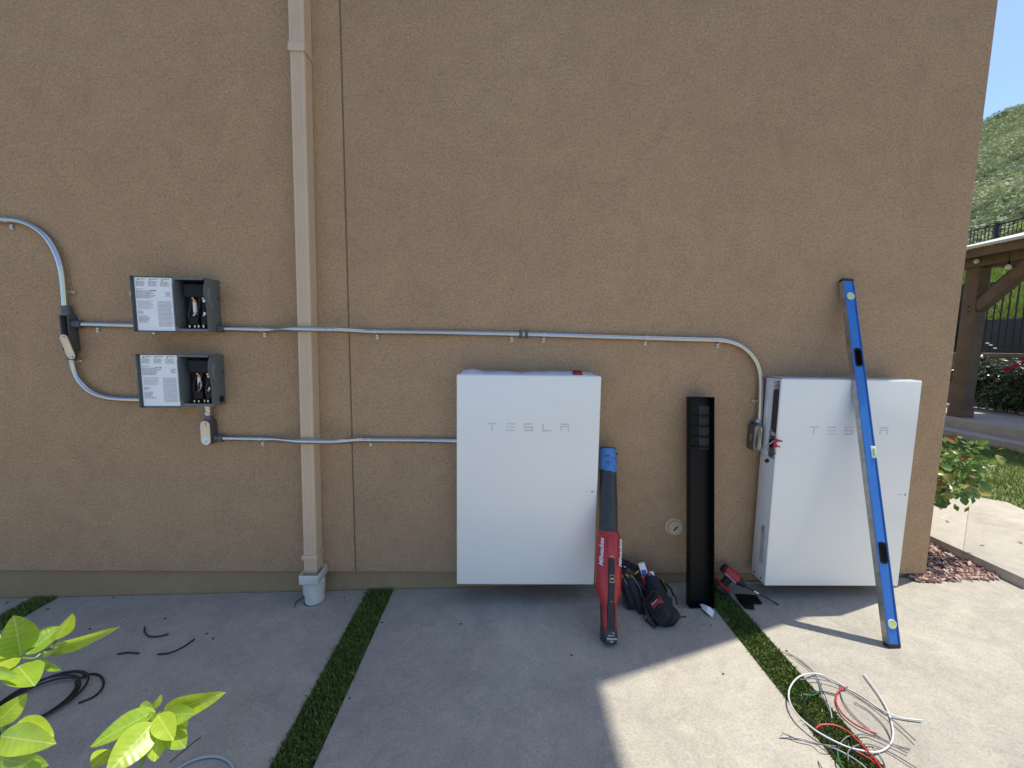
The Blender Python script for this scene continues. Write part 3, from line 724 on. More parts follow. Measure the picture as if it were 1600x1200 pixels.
def knurl(b, p0, p1, r):
    p0, p1 = Vector(p0), Vector(p1); d = p1-p0
    b.cyl(p0, p0+d*0.42, r, n=8); b.cyl(p0+d*0.42, p0+d*0.52, r*0.86, n=16); b.cyl(p0+d*0.52, p1, r*1.02, n=8)
cp = thing('conduit_coupling', 'dark grey coupling joining two lengths of the upper conduit', 'coupling', W(818, 522.3, -.019))
c = W(818, 522.3, -.019)
b = MB(); b.cyl(c+Vector((-.024, 0, 0)), c+Vector((-.005, 0, 0)), 0.0215, n=8); b.cyl(c+Vector((.005, 0, 0)), c+Vector((.024, 0, 0)), 0.0215, n=8); b.build('nut', 'cast_grey', cp, bev=0.0012)
b = MB(); b.cyl(c+Vector((-.005, 0, 0)), c+Vector((.005, 0, 0)), 0.0175, n=20); b.build('sleeve', 'galvanised', cp)

def capsule(cx, cz, w, h, n=8):
    out = []; r = w/2
    for a0, s in ((0, 1), (180, -1)):
        for i in range(n+1):
            t = R(a0 + 180*i/n); out.append((cx + r*math.cos(t), cz + s*(h/2-r) + r*math.sin(t)))
    return out
def cover_plate(b, cx, cz, w, h, yf, mtx=None):
    o = [Vector((x, yf, z)) for x, z in capsule(cx, cz, w, h)]; o2 = [Vector((x, yf-0.003, z)) for x, z in capsule(cx, cz, w*0.96, h*0.98)]
    i2 = [Vector((x, yf-0.003, z)) for x, z in capsule(cx, cz, w*0.74, h*0.90)]; i3 = [Vector((x, yf-0.0012, z)) for x, z in capsule(cx, cz, w*0.66, h*0.86)]
    secs = [o, o2, i2, i3]
    if mtx is not None: secs = [[mtx @ p for p in s] for s in secs]
    b.loft(secs)
# tee fitting, its cover off and hanging
tee = thing('conduit_tee', 'open grey tee fitting with its metal cover hanging loose', 'conduit fitting', (-2.42, 0, W(104, 520, -.04).z))
zt, zb = W(106, 492, -.045).z, W(112, 548, -.045).z
xa, xb = W(94, 515, -.052).x, W(107.5, 515, -.052).x
b = MB(); t = 0.004
b.box((xa, -0.006, zb), (xb, -0.002, zt)); b.box((xa, -0.052, zb), (xa+t, -0.006, zt)); b.box((xb-t, -0.052, zb), (xb, -0.006, zt)); b.box((xa+t, -0.052, zt-t), (xb-t, -0.006, zt)); b.box((xa+t, -0.052, zb), (xb-t, -0.006, zb+t))
b.build('body', 'cast_grey', tee, bev=0.0015)
b = MB(); p0 = Vector(((xa+xb)/2, -0.028, zt-.002)); p1 = W(102.5, 478, -.028); b.cyl(p0, p0.lerp(p1, 0.5), 0.023, 0.021, 16); b.cyl(p0.lerp(p1, 0.5), p1, 0.0205, n=8); b.build('hub', 'cast_grey', tee, bev=0.001)
b = MB(); p0 = Vector((xb-.002, -0.025, W(118, 506.5, -.025).z)); knurl(b, p0, Vector((max(W(128, 506.5, -.025).x, p0.x+.04), p0.y, p0.z)), 0.0205); b.build('hub', 'cast_grey', tee, bev=0.001)
b = MB(); p0 = Vector(((xa+xb)/2+.004, -0.026, zb+.002)); p1 = W(112, 562, -.026); b.cyl(p0, p1, 0.021, 0.019, 12); b.build('hub', 'cast_grey', tee, bev=0.001)
c = W(106, 542, -0.060); mm = Matrix.Translation(c) @ Matrix.Rotation(R(-9), 4, 'Y') @ Matrix.Rotation(R(8), 4, 'X')
b = MB(); cover_plate(b, 0, 0, 0.044, 0.135, 0.0, mm); cvr = b.build('cover', 'bright_steel', tee)
b = MB()
for s in (-1, 1): q = mm @ Vector((0, -0.003, s*0.055)); b.lathe(q, (0, -1, 0), [(0, 0.0055), (0.002, 0.005), (0.003, 0.002)], 10)
b.build('screw', 'galvanised', cvr)
b = MB(); b.tube(smooth_path([(xa+.02, -.02, zt-.03), (xa+.028, -.03, (zt+zb)/2), (xa+.02, -.02, zb+.02)], 5), 0.004, 6); b.build('wire', 'red_wire', tee)

def elbow_fitting(name, label, cx, ztop, zbot, yf, w, side, hub_to, top_to, mcover):
    t = thing(name, label, 'conduit fitting', (cx, 0, zbot))
    b = MB(); pr = rrect(0, 0, w, ztop-zbot, w*0.35, 5)
    b.prism([(cx+x, yf, (ztop+zbot)/2+z) for x, z in pr], (0, -yf-0.004, 0)); b.build('body', 'cast_grey', t, bev=0.002)
    b = MB(); cover_plate(b, cx, (ztop+zbot)/2, w*0.98, (ztop-zbot)*0.99, yf-0.0005); cv = b.build('cover', mcover, t)
    b = MB()
    for z in (zbot+w*0.42, ztop-w*0.42): b.lathe((cx, yf-0.002, z), (0, -1, 0), [(0, 0.005), (0.002, 0.0045), (0.0028, 0.002)], 10)
    b.build('screw', 'galvanised', cv)
    if hub_to is not None:
        b = MB(); p0 = Vector((cx+side*w*0.45, -0.026, hub_to.z)); knurl(b, p0, Vector((hub_to.x, -0.026, hub_to.z)), 0.0205); b.build('hub', 'cast_grey', t, bev=0.001)
    if top_to is not None:
        b = MB(); p0 = Vector((cx, -0.028, ztop-0.004)); p1 = Vector((top_to.x, -0.028, top_to.z)); b.cyl(p0, p0.lerp(p1, 0.35), 0.0215, 0.0195, 16); b.build('hub', 'cast_grey', t)
        b = MB(); q = p0.lerp(p1, 0.35); b.cyl(q, q.lerp(p1, 0.3), 0.0205, n=8); b.cyl(q.lerp(p1, 0.3), q.lerp(p1, 0.62), 0.0165, n=18); b.cyl(q.lerp(p1, 0.62), p1, 0.0205, n=8); b.build('nut', 'galvanised', t, bev=0.001)
    return t
zA, zB = W(321, 657, -.058).z, W(325, 696, -.058).z
elbow_fitting('conduit_elbow', 'grey elbow fitting with shiny cover under the lower grey box', (W(321, 676, -.058).x), zA, zB, -0.056, 0.054, 1, W(349, 684.7, -.026), W(326, 634, -.028), 'bright_steel')
zA, zB = W(1188, 664, -.07).z, W(1188, 706, -.07).z
lb2 = elbow_fitting('conduit_elbow', 'grey elbow fitting with shiny cover beside the open right unit', W(1186, 680, -.066).x-.004, zA, zB, -0.064, 0.046, 1, None, W(1186, 656, -.028), 'bright_steel')
b = MB(); xq = W(1186, 680, -.066).x-.004-.0235; b.box((xq-.001, -0.046, (zA+zB)/2-.02), (xq, -0.030, (zA+zB)/2+.02)); b.build('maker_plate', 'galvanised', lb2)

# ---- the two open grey boxes
def print_block(b, fr, u0, u1, v0, v1, rows, rnd, ragged=0.25, th=0.45):
    """rows of dashes; fr(u, v) gives a point"""
    for i in range(rows):
        va = v0 + (v1-v0)*i/rows; vb = va + (v1-v0)/rows*th; u = u0; end = u1 - (u1-u0)*ragged*rnd.random()
        while u < end-0.01:
            w = min(rnd.uniform(0.02, 0.09), end-u); b.quad(fr(u, va), fr(u+w, va), fr(u+w, vb), fr(u, vb)); u += w + rnd.uniform(0.006, 0.012)
def disconnect(x0, x1, z0, z1, label, seed, knockout):
    rnd = random.Random(seed); dY = -0.102; t = 0.0022
    d = thing('disconnect_box', label, 'electrical box', (x0, 0, z0), group='grey disconnect boxes')
    b = MB(); b.box((x0, -0.0035, z0), (x1, -0.001, z1)); b.box((x0, dY, z0), (x0+t, -0.0035, z1)); b.box((x0+t, dY, z1-t), (x1-t, -0.0035, z1)); b.box((x0+t, dY, z0), (x1-t, -0.0035, z0+t))
    h = z1-z0
    prof = [(-0.0035, z0), (dY, z0), (dY, z0+h*0.42), (dY-0.004, z0+h*0.47), (dY-0.005, z0+h*0.55), (dY-0.015, z0+h*0.62), (dY-0.018, z0+h*0.72), (dY-0.014, z0+h*0.86), (dY-0.004, z0+h*0.95), (dY, z1), (-0.0035, z1)]
    b.prism([(x1-t, y, z) for y, z in prof], (t, 0, 0)); b.build('enclosure', 'box_grey', d, bev=0.0008)
    # drip lip along the top and return flanges
    b = MB(); b.box((x0-0.002, dY-0.006, z1+0.0002), (x1+0.002, -0.001, z1+0.0028)); b.box((x0-0.002, dY-0.006, z1-0.008), (x1-0.006, dY-0.0042, z1)); b.build('drip_lip', 'box_grey', d, bev=0.0006)
    b = MB(); b.box((x0+t, dY+0.002, z0+t+0.0003), (x1-t, dY+0.004, z0+0.014)); b.build('flange', 'box_grey', d)
    # handle boss pressed into the side
    b = MB(); q = [(-0.022, z0+h*0.50), (-0.060, z0+h*0.40), (-0.095, z0+h*0.55), (-0.100, z0+h*0.72), (-0.085, z0+h*0.88), (-0.022, z0+h*0.80)]
    a = [Vector((x1+0.0003, y, z)) for y, z in q]; c0 = Vector((x1, -0.063, z0+h*0.66)); bb = [Vector((x1+0.009, c0.y+(p.y-c0.y)*0.7, c0.z+(p.z-c0.z)*0.7)) for p in a]
    b.loft([a, bb]); b.build('handle_boss', 'box_grey', d, bev=0.002)
    b = MB(); b.cyl((x1+0.008, -0.03, z0+h*0.66), (x1+0.016, -0.03, z0+h*0.66), 0.008, n=14); b.build('handle_pivot', 'cast_grey', d, bev=0.001)
    if knockout:
        b = MB(); b.lathe((x1+0.0002, -0.035, z0+h*0.12), (1, 0, 0), [(0, 0.019), (0.0012, 0.019), (0.0014, 0.015), (0.0006, 0.013)], 20); b.build('knockout', 'black_rubber', d)
    else:
        b = MB(); zc = W(345, 513.2, -.03).z; b.cyl((x1+0.0002, -0.03, zc), (x1+0.018, -0.03, zc), 0.0215, n=8); b.cyl((x1+0.018, -0.03, zc), (x1+0.03, -0.03, zc), 0.0195, n=16); b.build('hub', 'cast_grey', d, bev=0.001)
    # inside: base block enlarged as black fill for the interior shade, fuses, lugs, wires
    xm = x0 + (x1-x0)*0.60
    b = MB(); b.box((x0+0.020, -0.060, z0+0.006), (x1-0.0026, -0.004, z1-0.006)); b.box((x1-0.010, -0.099, z0+0.006), (x1-0.0026, -0.0605, z1-0.006)); b.box((x0+0.020, -0.098, z1-0.012), (x1-0.0105, -0.0605, z1-0.0055)); b.build('shade_fill_block', 'bakelite', d, bev=0.001)
    b = MB(); b.box((x0+0.050, -0.084, z0+h*0.14), (x0+0.096, -0.0605, z0+h*0.30)); b.box((x1-0.048, -0.084, z0+h*0.14), (x1-0.012, -0.0605, z0+h*0.30)); b.build('terminal_block', 'bakelite', d, bev=0.002)
    b = MB(); b.box((x0+0.034, -0.088, z0+h*0.66), (x1-0.012, -0.0605, z0+h*0.90)); b.build('switch_head', 'bakelite', d, bev=0.003)
    for k, xk in enumerate((x0+0.078, x1-0.030)):
        b = MB(); b.cyl((xk, -0.074, z0+h*0.34), (xk, -0.074, z0+h*0.60), 0.0095, n=14); f = b.build('fuse', 'bakelite' if k else 'white_side', d)
        for fa, fb in ((0.325, 0.375), (0.565, 0.615)): b = MB(); b.cyl((xk, -0.074, z0+h*fa), (xk, -0.074, z0+h*fb), 0.0102, n=14); b.build('ferrule', 'copper' if k == 0 else 'galvanised', f)
        for zz in (0.31, 0.635):
            b = MB(); b.box((xk-0.005, -0.088, z0+h*zz-0.003), (xk+0.005, -0.0605, z0+h*zz+0.004)); b.build('clip', 'galvanised', d, bev=0.001)
    for k in range(4):
        xk = x0+0.055+k*0.024+rnd.uniform(-.004, .004); b = MB(); b.box((xk-0.004, -0.088, z0+0.020), (xk+0.004, -0.0605, z0+0.030+rnd.uniform(0, .006))); b.build('lug', 'bright_steel' if rnd.random() < .7 else 'brass', d, bev=0.001)
    for k, mm_ in enumerate(('black_wire', 'black_wire', 'black_wire', 'dark_red_wire', 'black_wire')):
        xa = x0+0.05+k*0.019; ya = -0.068-rnd.uniform(0, .02)
        b = MB(); b.tube(smooth_path([(xa, -0.06, z0+0.03), (xa+rnd.uniform(-.012, .012), ya, z0+h*0.3), (xa+rnd.uniform(-.01, .02), ya+.01, z0+h*0.55), (min(xa+0.03, x1-.014), -0.075, z1-0.04), (min(xa+0.035, x1-.014), -0.06, z1-0.013)], 5), 0.0036, 6); b.build('wire', mm_, d)
    # door swung fully open to the left
    wd = 0.194; a = R(5.0); hin = Vector((x0-0.003, dY-0.001, 0)); ux = Vector((-math.cos(a), -math.sin(a), 0)); nn = Vector((math.sin(a), -math.cos(a), 0))
    def dp(u, z, n): return hin + ux*u + nn*n + Vector((0, 0, z))
    zt, zb = z1+0.006, z0-0.006; b = MB()
    def slabp(u0, u1, za, zb_, n0, n1): b.prism([dp(u0, za, n0), dp(u1, za, n0), dp(u1, zb_, n0), dp(u0, zb_, n0)], nn*(n1-n0))
    slabp(0, wd, zb, zt, -0.002, 0); slabp(wd-0.002, wd, zb+.002, zt-.002, 0, 0.016); slabp(0, wd, zt-0.002, zt, 0, 0.012); slabp(0, wd, zb, zb+0.002, 0, 0.014)
    door = b.build('door', 'box_grey', d, bev=0.0006)
    b = MB(); lz0, lz1 = zb+0.008, zt-0.006; lu0, lu1 = 0.006, wd-0.012
    b.prism([dp(lu0, lz0, 0.0003), dp(lu1, lz0, 0.0003), dp(lu1, lz1, 0.0003), dp(lu0, lz1, 0.0003)], nn*0.0006)
    fr = lambda u, v: dp(lu1+(lu0-lu1)*u, lz1+(lz0-lz1)*v, 0.0013)
    b.cur = 1
    for c0 in (0.03, 0.36, 0.68):
        print_block(b, fr, c0, c0+0.26, 0.075, 0.17, 5, rnd); print_block(b, fr, c0+0.11, c0+0.25, 0.025, 0.05, 1, rnd, 0)
    print_block(b, fr, 0.02, 0.22, 0.215, 0.235, 1, rnd, 0); print_block(b, fr, 0.02, 0.56, 0.25, 0.40, 7, rnd, 0.35); print_block(b, fr, 0.04, 0.24, 0.63, 0.69, 3, rnd, 0.4); print_block(b, fr, 0.04, 0.40, 0.72, 0.86, 6, rnd, 0.5)
    print_block(b, fr, 0.81, 0.95, 0.27, 0.36, 4, rnd, 0.2)
    b.cur = 3; print_block(b, fr, 0.05, 0.48, 0.44, 0.60, 7, rnd, 0.3, 0.5); print_block(b, fr, 0.57, 0.97, 0.44, 0.93, 20, rnd, 0.1, 0.6)
    b.cur = 2
    for c0 in (0.075, 0.40, 0.715): b.add([fr(c0, 0.055), fr(c0+0.05, 0.055), fr(c0+0.025, 0.02)], [(0, 1, 2)])
    for c0, w in ((0.40, 0.035), (0.46, 0.025), (0.505, 0.05)): b.quad(fr(c0, 0.235), fr(c0+w, 0.235), fr(c0+w, 0.255), fr(c0, 0.255))
    b.build('label_sheet', ['paper', 'print', 'print_black', 'print_soft'], door, smooth=False, fixn=False)
    b = MB(); b.cyl(dp(0.002, zb+0.03, 0.002), dp(0.002, zt-0.03, 0.002), 0.004, n=10); b.build('hinge', 'box_grey', d)
    b = MB(); rbar(b, dp(wd+.001, (zb+zt)/2+.05, 0.006), dp(wd+.008, (zb+zt)/2+.05, 0.006), 0.004, 0.02); b.build('latch', 'galvanised', door)
    return d
disconnect(-1.705, -1.545, 1.480, 1.751, 'upper grey disconnect box with its labelled door hanging open', 3, False)
disconnect(-1.707, -1.547, 1.086, 1.356, 'lower grey disconnect box with labelled door open and black knockout', 4, True)

# ---- white wall units
def brand_letters(parent, xc, zc, yf, sp, hide=()):
    h, w, s = 0.042, 0.046, 0.0068
    def bars(L):
        if L == 'T': return [(-w/2, w/2, h/2-s, h/2), (-s/2, s/2, -h/2, h/2-s*1.6)]
        if L == 'E': return [(-w/2, w/2, h/2-s, h/2), (-w/2, w/2, -s/2, s/2), (-w/2, w/2, -h/2, -h/2+s)]
        if L == 'S': return [(-w/2, w/2, h/2-s, h/2), (-w/2, w/2, -s/2, s/2), (-w/2, w/2, -h/2, -h/2+s), (-w/2, -w/2+s, s/2, h/2-s), (w/2-s, w/2, -h/2+s, -s/2)]
        if L == 'L': return [(-w/2, -w/2+s, -h/2+s, h/2), (-w/2, w/2, -h/2, -h/2+s)]
        return [(-w/2, w/2, h/2-s, h/2), (-w/2, -w/2+s, -h/2, h/2-s*1.9), (w/2-s, w/2, -h/2, h/2-s*1.9), (-w/2+s, w/2-s, h/2-s*2.9, h/2-s*1.9)]
    for i, L in enumerate('TESLA'):
        b = MB(); x = xc + (i-2)*sp
        for x0, x1, z0, z1 in bars(L): b.box((x+x0, yf-0.0006, zc+z0), (x+x1, yf+0.001, zc+z1))
        b.build('letter', 'letter_grey', parent, smooth=False)
def unit_marks(parent, x, z, yf):
    lettering('small_print', 'TESLA', 0.0105, facing((x-0.014, yf-0.0003, z), (1, 0, 0), (0, -1, 0)), 'letter_grey', parent, depth=0.0002)
    b = MB(); b.cyl((x+0.015, yf+0.001, z), (x+0.015, yf-0.0006, z), 0.0062, n=14); b.build('status_dot', 'mark_pink', parent)
YF = -0.165; U_W, U_H = 0.753, 1.150
def top_film(parent, x, z, seed, x0f, x1f, lift):
    rnd = random.Random(seed); b = MB(); n = 40; rows = []
    for i in range(n+1):
        t = i/n; xx = x + U_W*(x0f + (x1f-x0f)*t); w = lift*(0.35 + 0.65*abs(math.sin(t*5.1+seed))) * (0.6+0.5*mnoise.noise((t*7, seed, 0)))
        rows.append([Vector((xx, YF+0.004, z+U_H+0.0015)), Vector((xx, YF+0.03, z+U_H+0.002+w*0.2)), Vector((xx, YF+0.09, z+U_H+0.003+w*0.7)), Vector((xx, YF+0.138, z+U_H+0.004+w))])
    vs = [p for r_ in rows for p in r_]; fs = [(i*4+j, i*4+4+j, i*4+5+j, i*4+1+j) for i in range(n) for j in range(3)]
    b.add(vs, fs); o = b.build('protective_film', 'film', parent, fixn=False, angle=80); md = o.modifiers.new('thickness', 'SOLIDIFY'); md.thickness = 0.0008
    return o
x1_, z1_ = -0.2496, 0.1276
u1 = thing('battery_unit', 'white wall battery unit with grey lettering and a red tag on top', 'battery unit', (x1_+U_W/2, 0, z1_), group='white wall battery units')
b = MB(); b.box((x1_, YF, z1_), (x1_+U_W, -0.032, z1_+U_H)); b.build('casing', 'white_enamel', u1, bev=0.007, seg=3)
b = MB(); b.box((x1_+0.12, -0.0318, z1_+0.25), (x1_+U_W-0.12, -0.001, z1_+U_H-0.08)); b.build('wall_bracket', 'galvanised', u1)
c = W(826, 667.5, YF); brand_letters(u1, c.x, c.z, YF, (W(883, 667, YF).x-W(769.5, 667, YF).x)/4)
c = W(921, 768, YF); unit_marks(u1, c.x, c.z, YF)
top_film(u1, x1_, z1_, 1.0, 0.02, 0.97, 0.026)
c = W(903, 584, YF+.02); b = MB(); b.add([(c.x-.026, YF+.022, z1_+U_H+.004), (c.x+.026, YF+.022, z1_+U_H+.004), (c.x+.024, YF+.055, z1_+U_H+.026), (c.x-.024, YF+.055, z1_+U_H+.026)], [(0, 1, 2, 3)]); o = b.build('red_tag', 'red_tag', u1, fixn=False); md = o.modifiers.new('t', 'SOLIDIFY'); md.thickness = 0.001
rnd = random.Random(3); b = MB()
for k in range(16):
    px, py = rnd.choice([(727, 865), (733, 800), (745, 850), (720, 830), (870, 620), (868, 636)]); c = W(px+rnd.gauss(0, 4), py+rnd.gauss(0, 12), YF)
    a = rnd.uniform(0, 3.1); l = rnd.uniform(.004, .016); dx, dz = math.cos(a)*l, math.sin(a)*l; b.quad((c.x-dx, YF-.0004, c.z-dz), (c.x+dx, YF-.0004, c.z+dz), (c.x+dx*.9+.001, YF-.0004, c.z+dz+.0012), (c.x-dx*.8+.001, YF-.0004, c.z-dz+.0012))
b.build('scuffs', 'letter_grey', u1, fixn=False, smooth=False)

x2_, z2_ = 1.4518, 0.1251
u2 = thing('battery_unit', 'white wall battery unit behind the blue level, its left side open', 'battery unit', (x2_+U_W/2, 0, z2_), group='white wall battery units')
RB = 0.715                                         # foot of the open bay
b = MB(); b.box((x2_, YF, z2_), (x2_+U_W, -0.150, z2_+U_H)); b.build('front_panel', 'white_enamel', u2, bev=0.006, seg=3)
b = MB(); b.box((x2_+.003, -0.1498, z2_+.003), (x2_+U_W-.003, -0.036, z2_+RB)); b.box((x2_+.11, -0.1498, z2_+RB), (x2_+U_W-.003, -0.036, z2_+U_H-.003)); b.build('casing', 'white_side', u2, bev=0.002)
b = MB(); b.box((x2_+.003, -0.088, z2_+RB+.001), (x2_+.1095, -0.036, z2_+U_H-.012)); b.box((x2_+.003, -0.1495, z2_+U_H-.012), (x2_+.1095, -0.036, z2_+U_H-.003)); fl = b.build('side_flange', 'white_side', u2, bev=0.002)
b = MB(); b.box((x2_+.0018, -0.066, z2_+0.93), (x2_+.0028, -0.058, z2_+1.02)); b.build('slot', 'paper', fl)
b = MB(); b.box((x2_+.075, -0.149, z2_+RB+.001), (x2_+.109, -0.0885, z2_+U_H-.013)); b.build('bay_back', 'bakelite', u2)
for k in range(9):
    y = -0.146 + k*0.0066; b = MB(); b.box((x2_+.012, y, z2_+0.865), (x2_+.0745, y+.0019, z2_+1.085)); b.build('fin', 'cast_grey', u2)
b = MB(); b.box((x2_+.012, -0.147, z2_+1.09), (x2_+.074, -0.092, z2_+1.112)); b.box((x2_+.02, -0.13, z2_+1.113), (x2_+.074, -0.10, z2_+1.128)); b.build('bracket', 'galvanised', u2, bev=0.002)
b = MB(); b.box((x2_+.006, -0.148, z2_+0.835), (x2_+.074, -0.090, z2_+0.858)); b.build('bracket', 'bright_steel', u2, bev=0.004)
b = MB(); b.box((x2_+.010, -0.147, z2_+RB+.006), (x2_+.074, -0.090, z2_+0.83)); pp = b.build('connector_plate', 'cast_grey', u2, bev=0.003)
b = MB(); c = Vector((x2_+.0095, -0.122, z2_+0.795)); b.lathe(c, (-1, 0, 0), [(0, 0.024), (0.006, 0.024), (0.006, 0.0185), (0.001, 0.018)], 20); b.build('port', 'bakelite', pp)
b = MB(); b.cyl((x2_+.0029, -0.065, z2_+.765), (x2_+.115, -0.065, z2_+.765), 0.001, n=4); 
cL = W(1326.5, 673, YF); brand_letters(u2, cL.x, cL.z, YF, (W(1381, 673, YF).x-W(1271.5, 673, YF).x)/4)
c = W(1410, 773, YF); unit_marks(u2, c.x, c.z, YF)
top_film(u2, x2_, z2_, 2.0, 0.02, 0.98, 0.003)
rnd = random.Random(8); b = MB(); fx = x2_+.0026
b.quad((fx, -0.095, z2_+.10), (fx, -0.135, z2_+.10), (fx, -0.135, z2_+.33), (fx, -0.095, z2_+.33))
b.cur = 1; fr = lambda u, v: Vector((fx-.0004, -0.095-0.04*u, z2_+.33-.23*v)); print_block(b, fr, 0.05, 0.95, 0.02, 0.98, 26, rnd, 0.3, 0.5)
b.cur = 2; print_block(b, fr, 0.1, 0.6, 0.06, 0.2, 4, rnd, 0.3, 0.7)
b.build('rating_label', ['white_side', 'print', 'print_black'], u2, fixn=False, smooth=False)
for y in (-0.065, -0.125):
    b = MB(); b.lathe((x2_+.0028, y, z2_+.022+(0.0 if y < -.1 else .0)), (-1, 0, 0), [(0, .0055), (.002, .005), (.0026, .002)], 10); b.build('screw', 'bakelite', u2)
b = MB(); b.box((x2_+0.12, -0.0358, z2_+0.25), (x2_+U_W-0.12, -0.001, z2_+U_H-0.08)); b.build('wall_bracket', 'galvanised', u2)

# loose leads at the open bay
wh = thing('wire_leads', 'red lead clips and small black plug hanging from the open unit', 'wires', W(1207, 700, -.15))
b = MB(); b.tube(smooth_path([W(1187, 704, -.075), W(1193, 701, -.11), W(1203, 693, -.15), W(1211, 688.5, -.175), W(1216, 689, -.182)], 6), 0.0042, 8); b.build('lead', 'pale_wire', wh)
for (p, q) in (((1211, 688, -.178), (1223, 689.5, -.19)), ((1210, 696, -.178), (1219, 698.5, -.188))):
    b = MB(); p, q = W(*p), W(*q); b.tube([p, p.lerp(q, .3), p.lerp(q, .5), q], [0.008, 0.0095, 0.006, 0.003], 8); b.build('clip', 'red_wire', wh)
b = MB(); p, q = W(1211, 690, -.178), W(1209, 701, -.176); b.tube([p, p.lerp(q, .5), q], [0.006, 0.007, 0.004], 8); b.build('clip', 'red_wire', wh)
b = MB(); b.tube(smooth_path([W(1198, 701, -.13), W(1206, 705, -.165), W(1212, 707, -.175), W(1209, 712, -.175), W(1202, 717, -.172)], 5), 0.0022, 6); b.build('lead', 'grey_wire', wh)
b = MB(); c = W(1198.5, 720, -.17); b.box(c-Vector((.010, .005, .008)), c+Vector((.010, .005, .008)), Matrix.Rotation(R(-35), 3, 'Y')); b.build('plug', 'bakelite', wh, bev=.001)

# ---- round cap in the wall
c = W(1054, 824, -0.01)
cc = thing('cleanout_cap', 'round beige cap with a slot set in the wall', 'cap', (c.x, 0, c.z))
b = MB(); b.lathe((c.x, 0.004, c.z), (0, -1, 0), [(0, 0.052), (0.008, 0.052), (0.010, 0.046), (0.0101, 0.001)], 32); b.build('flange', 'beige_cap', cc)
b = MB(); b.lathe((c.x, -0.0062, c.z), (0, -1, 0), [(0, 0.042), (0.018, 0.042), (0.022, 0.039), (0.022, 0.0345), (0.0195, 0.033), (0.0195, 0.001)], 32); b.build('cap', 'beige_cap', cc)
b = MB(); mm = Matrix.Translation((c.x, -0.0262, c.z)) @ Matrix.Rotation(R(38), 4, 'Y'); b.fr = mm; b.prism([(x, 0.001, z) for x, z in capsule(0, 0, 0.009, 0.034, 6)], (0, -0.0016, 0)); b.build('slot', 'black_slot', cc)

# ================================================================== THINGS ON THE GROUND
# ---- blue level
p0 = G(1397, 1012, 0.002) + Vector((0, 0.01, 0)); p1 = W(1322, 437, -0.022)
LF = axes(p0, p1-p0, (0, 1, 0)); LL = (p1-p0).length
lv = thing('spirit_level', 'long blue spirit level leaning against the right white unit', 'spirit level', frame=LF)
hw, hd = 0.0285, 0.0135
def s_at(py):                                             # distance along the level seen at picture height py
    best = None
    for i in range(400):
        s = LL*i/399; q = LF @ Vector((0, -hd, s)) - CAM; y = 600 - F_PX*q.dot(AU)/q.dot(AF)
        if best is None or abs(y-py) < best[0]: best = (abs(y-py), s)
    return best[1]
holes = [s_at(863), s_at(558)]; hl = 0.047; hwid = 0.0175
b = MB(LF); z = 0.014
for h_ in holes + [None]:
    ze = (h_-hl) if h_ else LL-0.014
    b.box((-hw, -hd, z), (hw, hd, ze))
    if h_: b.box((-hw, -hd, ze), (-hwid, hd, h_+hl)); b.box((hwid, -hd, ze), (hw, hd, h_+hl)); z = h_+hl
body = b.build('body', 'level_blue', lv, smooth=False)
b = MB(LF); b.box((-hw-.0016, -hd-.0006, 0.014), (-hw-.0001, hd+.0006, LL-.014)); b.build('edge', 'level_edge', lv)
b = MB(LF); b.box((hw+.0001, -hd-.0006, 0.014), (hw+.0016, hd+.0006, LL-.014)); b.build('edge', 'level_edge', lv)
for sx in (-1, 1):
    b = MB(LF)
    for (za, zb) in ((0.0145, LL-0.0145),): b.box((sx*(hw-.0075), -hd-.0025, za), (sx*hw, -hd-.0001, zb))
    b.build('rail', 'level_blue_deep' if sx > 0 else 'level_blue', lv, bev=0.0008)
for h_ in holes:
    b = MB(LF); o_ = [Vector((x, -hd-.003, h_+z)) for x, z in rrect(0, 0, 2*hwid+.006, 2*hl+.006, 0.0185, 6)]; i_ = [Vector((x, -hd-.003, h_+z)) for x, z in rrect(0, 0, 2*hwid-.006, 2*hl-.008, 0.0145, 6)]
    o2 = [p+Vector((0, .0028, 0)) for p in o_]; i2 = [p+Vector((0, 2*hd+.006, 0)) for p in i_]; o3 = [p+Vector((0, 2*hd+.006, 0)) for p in o_]
    b.loft([o2, o_, i_, i2, o3], caps=False); b.build('hand_grip', 'black_plastic', lv)
for za, zb in ((-.001, 0.0138), (LL-.0138, LL+.001)):
    b = MB(LF); b.box((-hw-.0015, -hd-.0015, za), (hw+.0015, hd+.0015, zb)); b.build('end_cap', 'black_rubber', lv, bev=0.002)
for py in (463, 975):
    s = s_at(py); b = MB(LF); b.lathe((0, -hd-.0002, s), (0, -1, 0), [(0, .021), (.0032, .0205), (.0036, .0155), (.002, .015)], 24); v_ = b.build('vial', 'vial_ring', lv)
    b = MB(LF); b.cyl((0, -hd-.0021, s), (0, -hd-.003, s), .0145, n=20); b.build('liquid', 'vial', v_)
s = s_at(706); b = MB(LF); b.box((hw-.024, -hd-.0031, s-.03), (hw+.0022, hd+.001, s+.03)); v_ = b.build('vial', 'vial_ring', lv, bev=.002)
b = MB(LF); b.cyl((hw-.011, -hd-.0036, s-.018), (hw-.011, -hd-.0036, s+.018), .006, n=10); b.build('liquid', 'vial', v_)

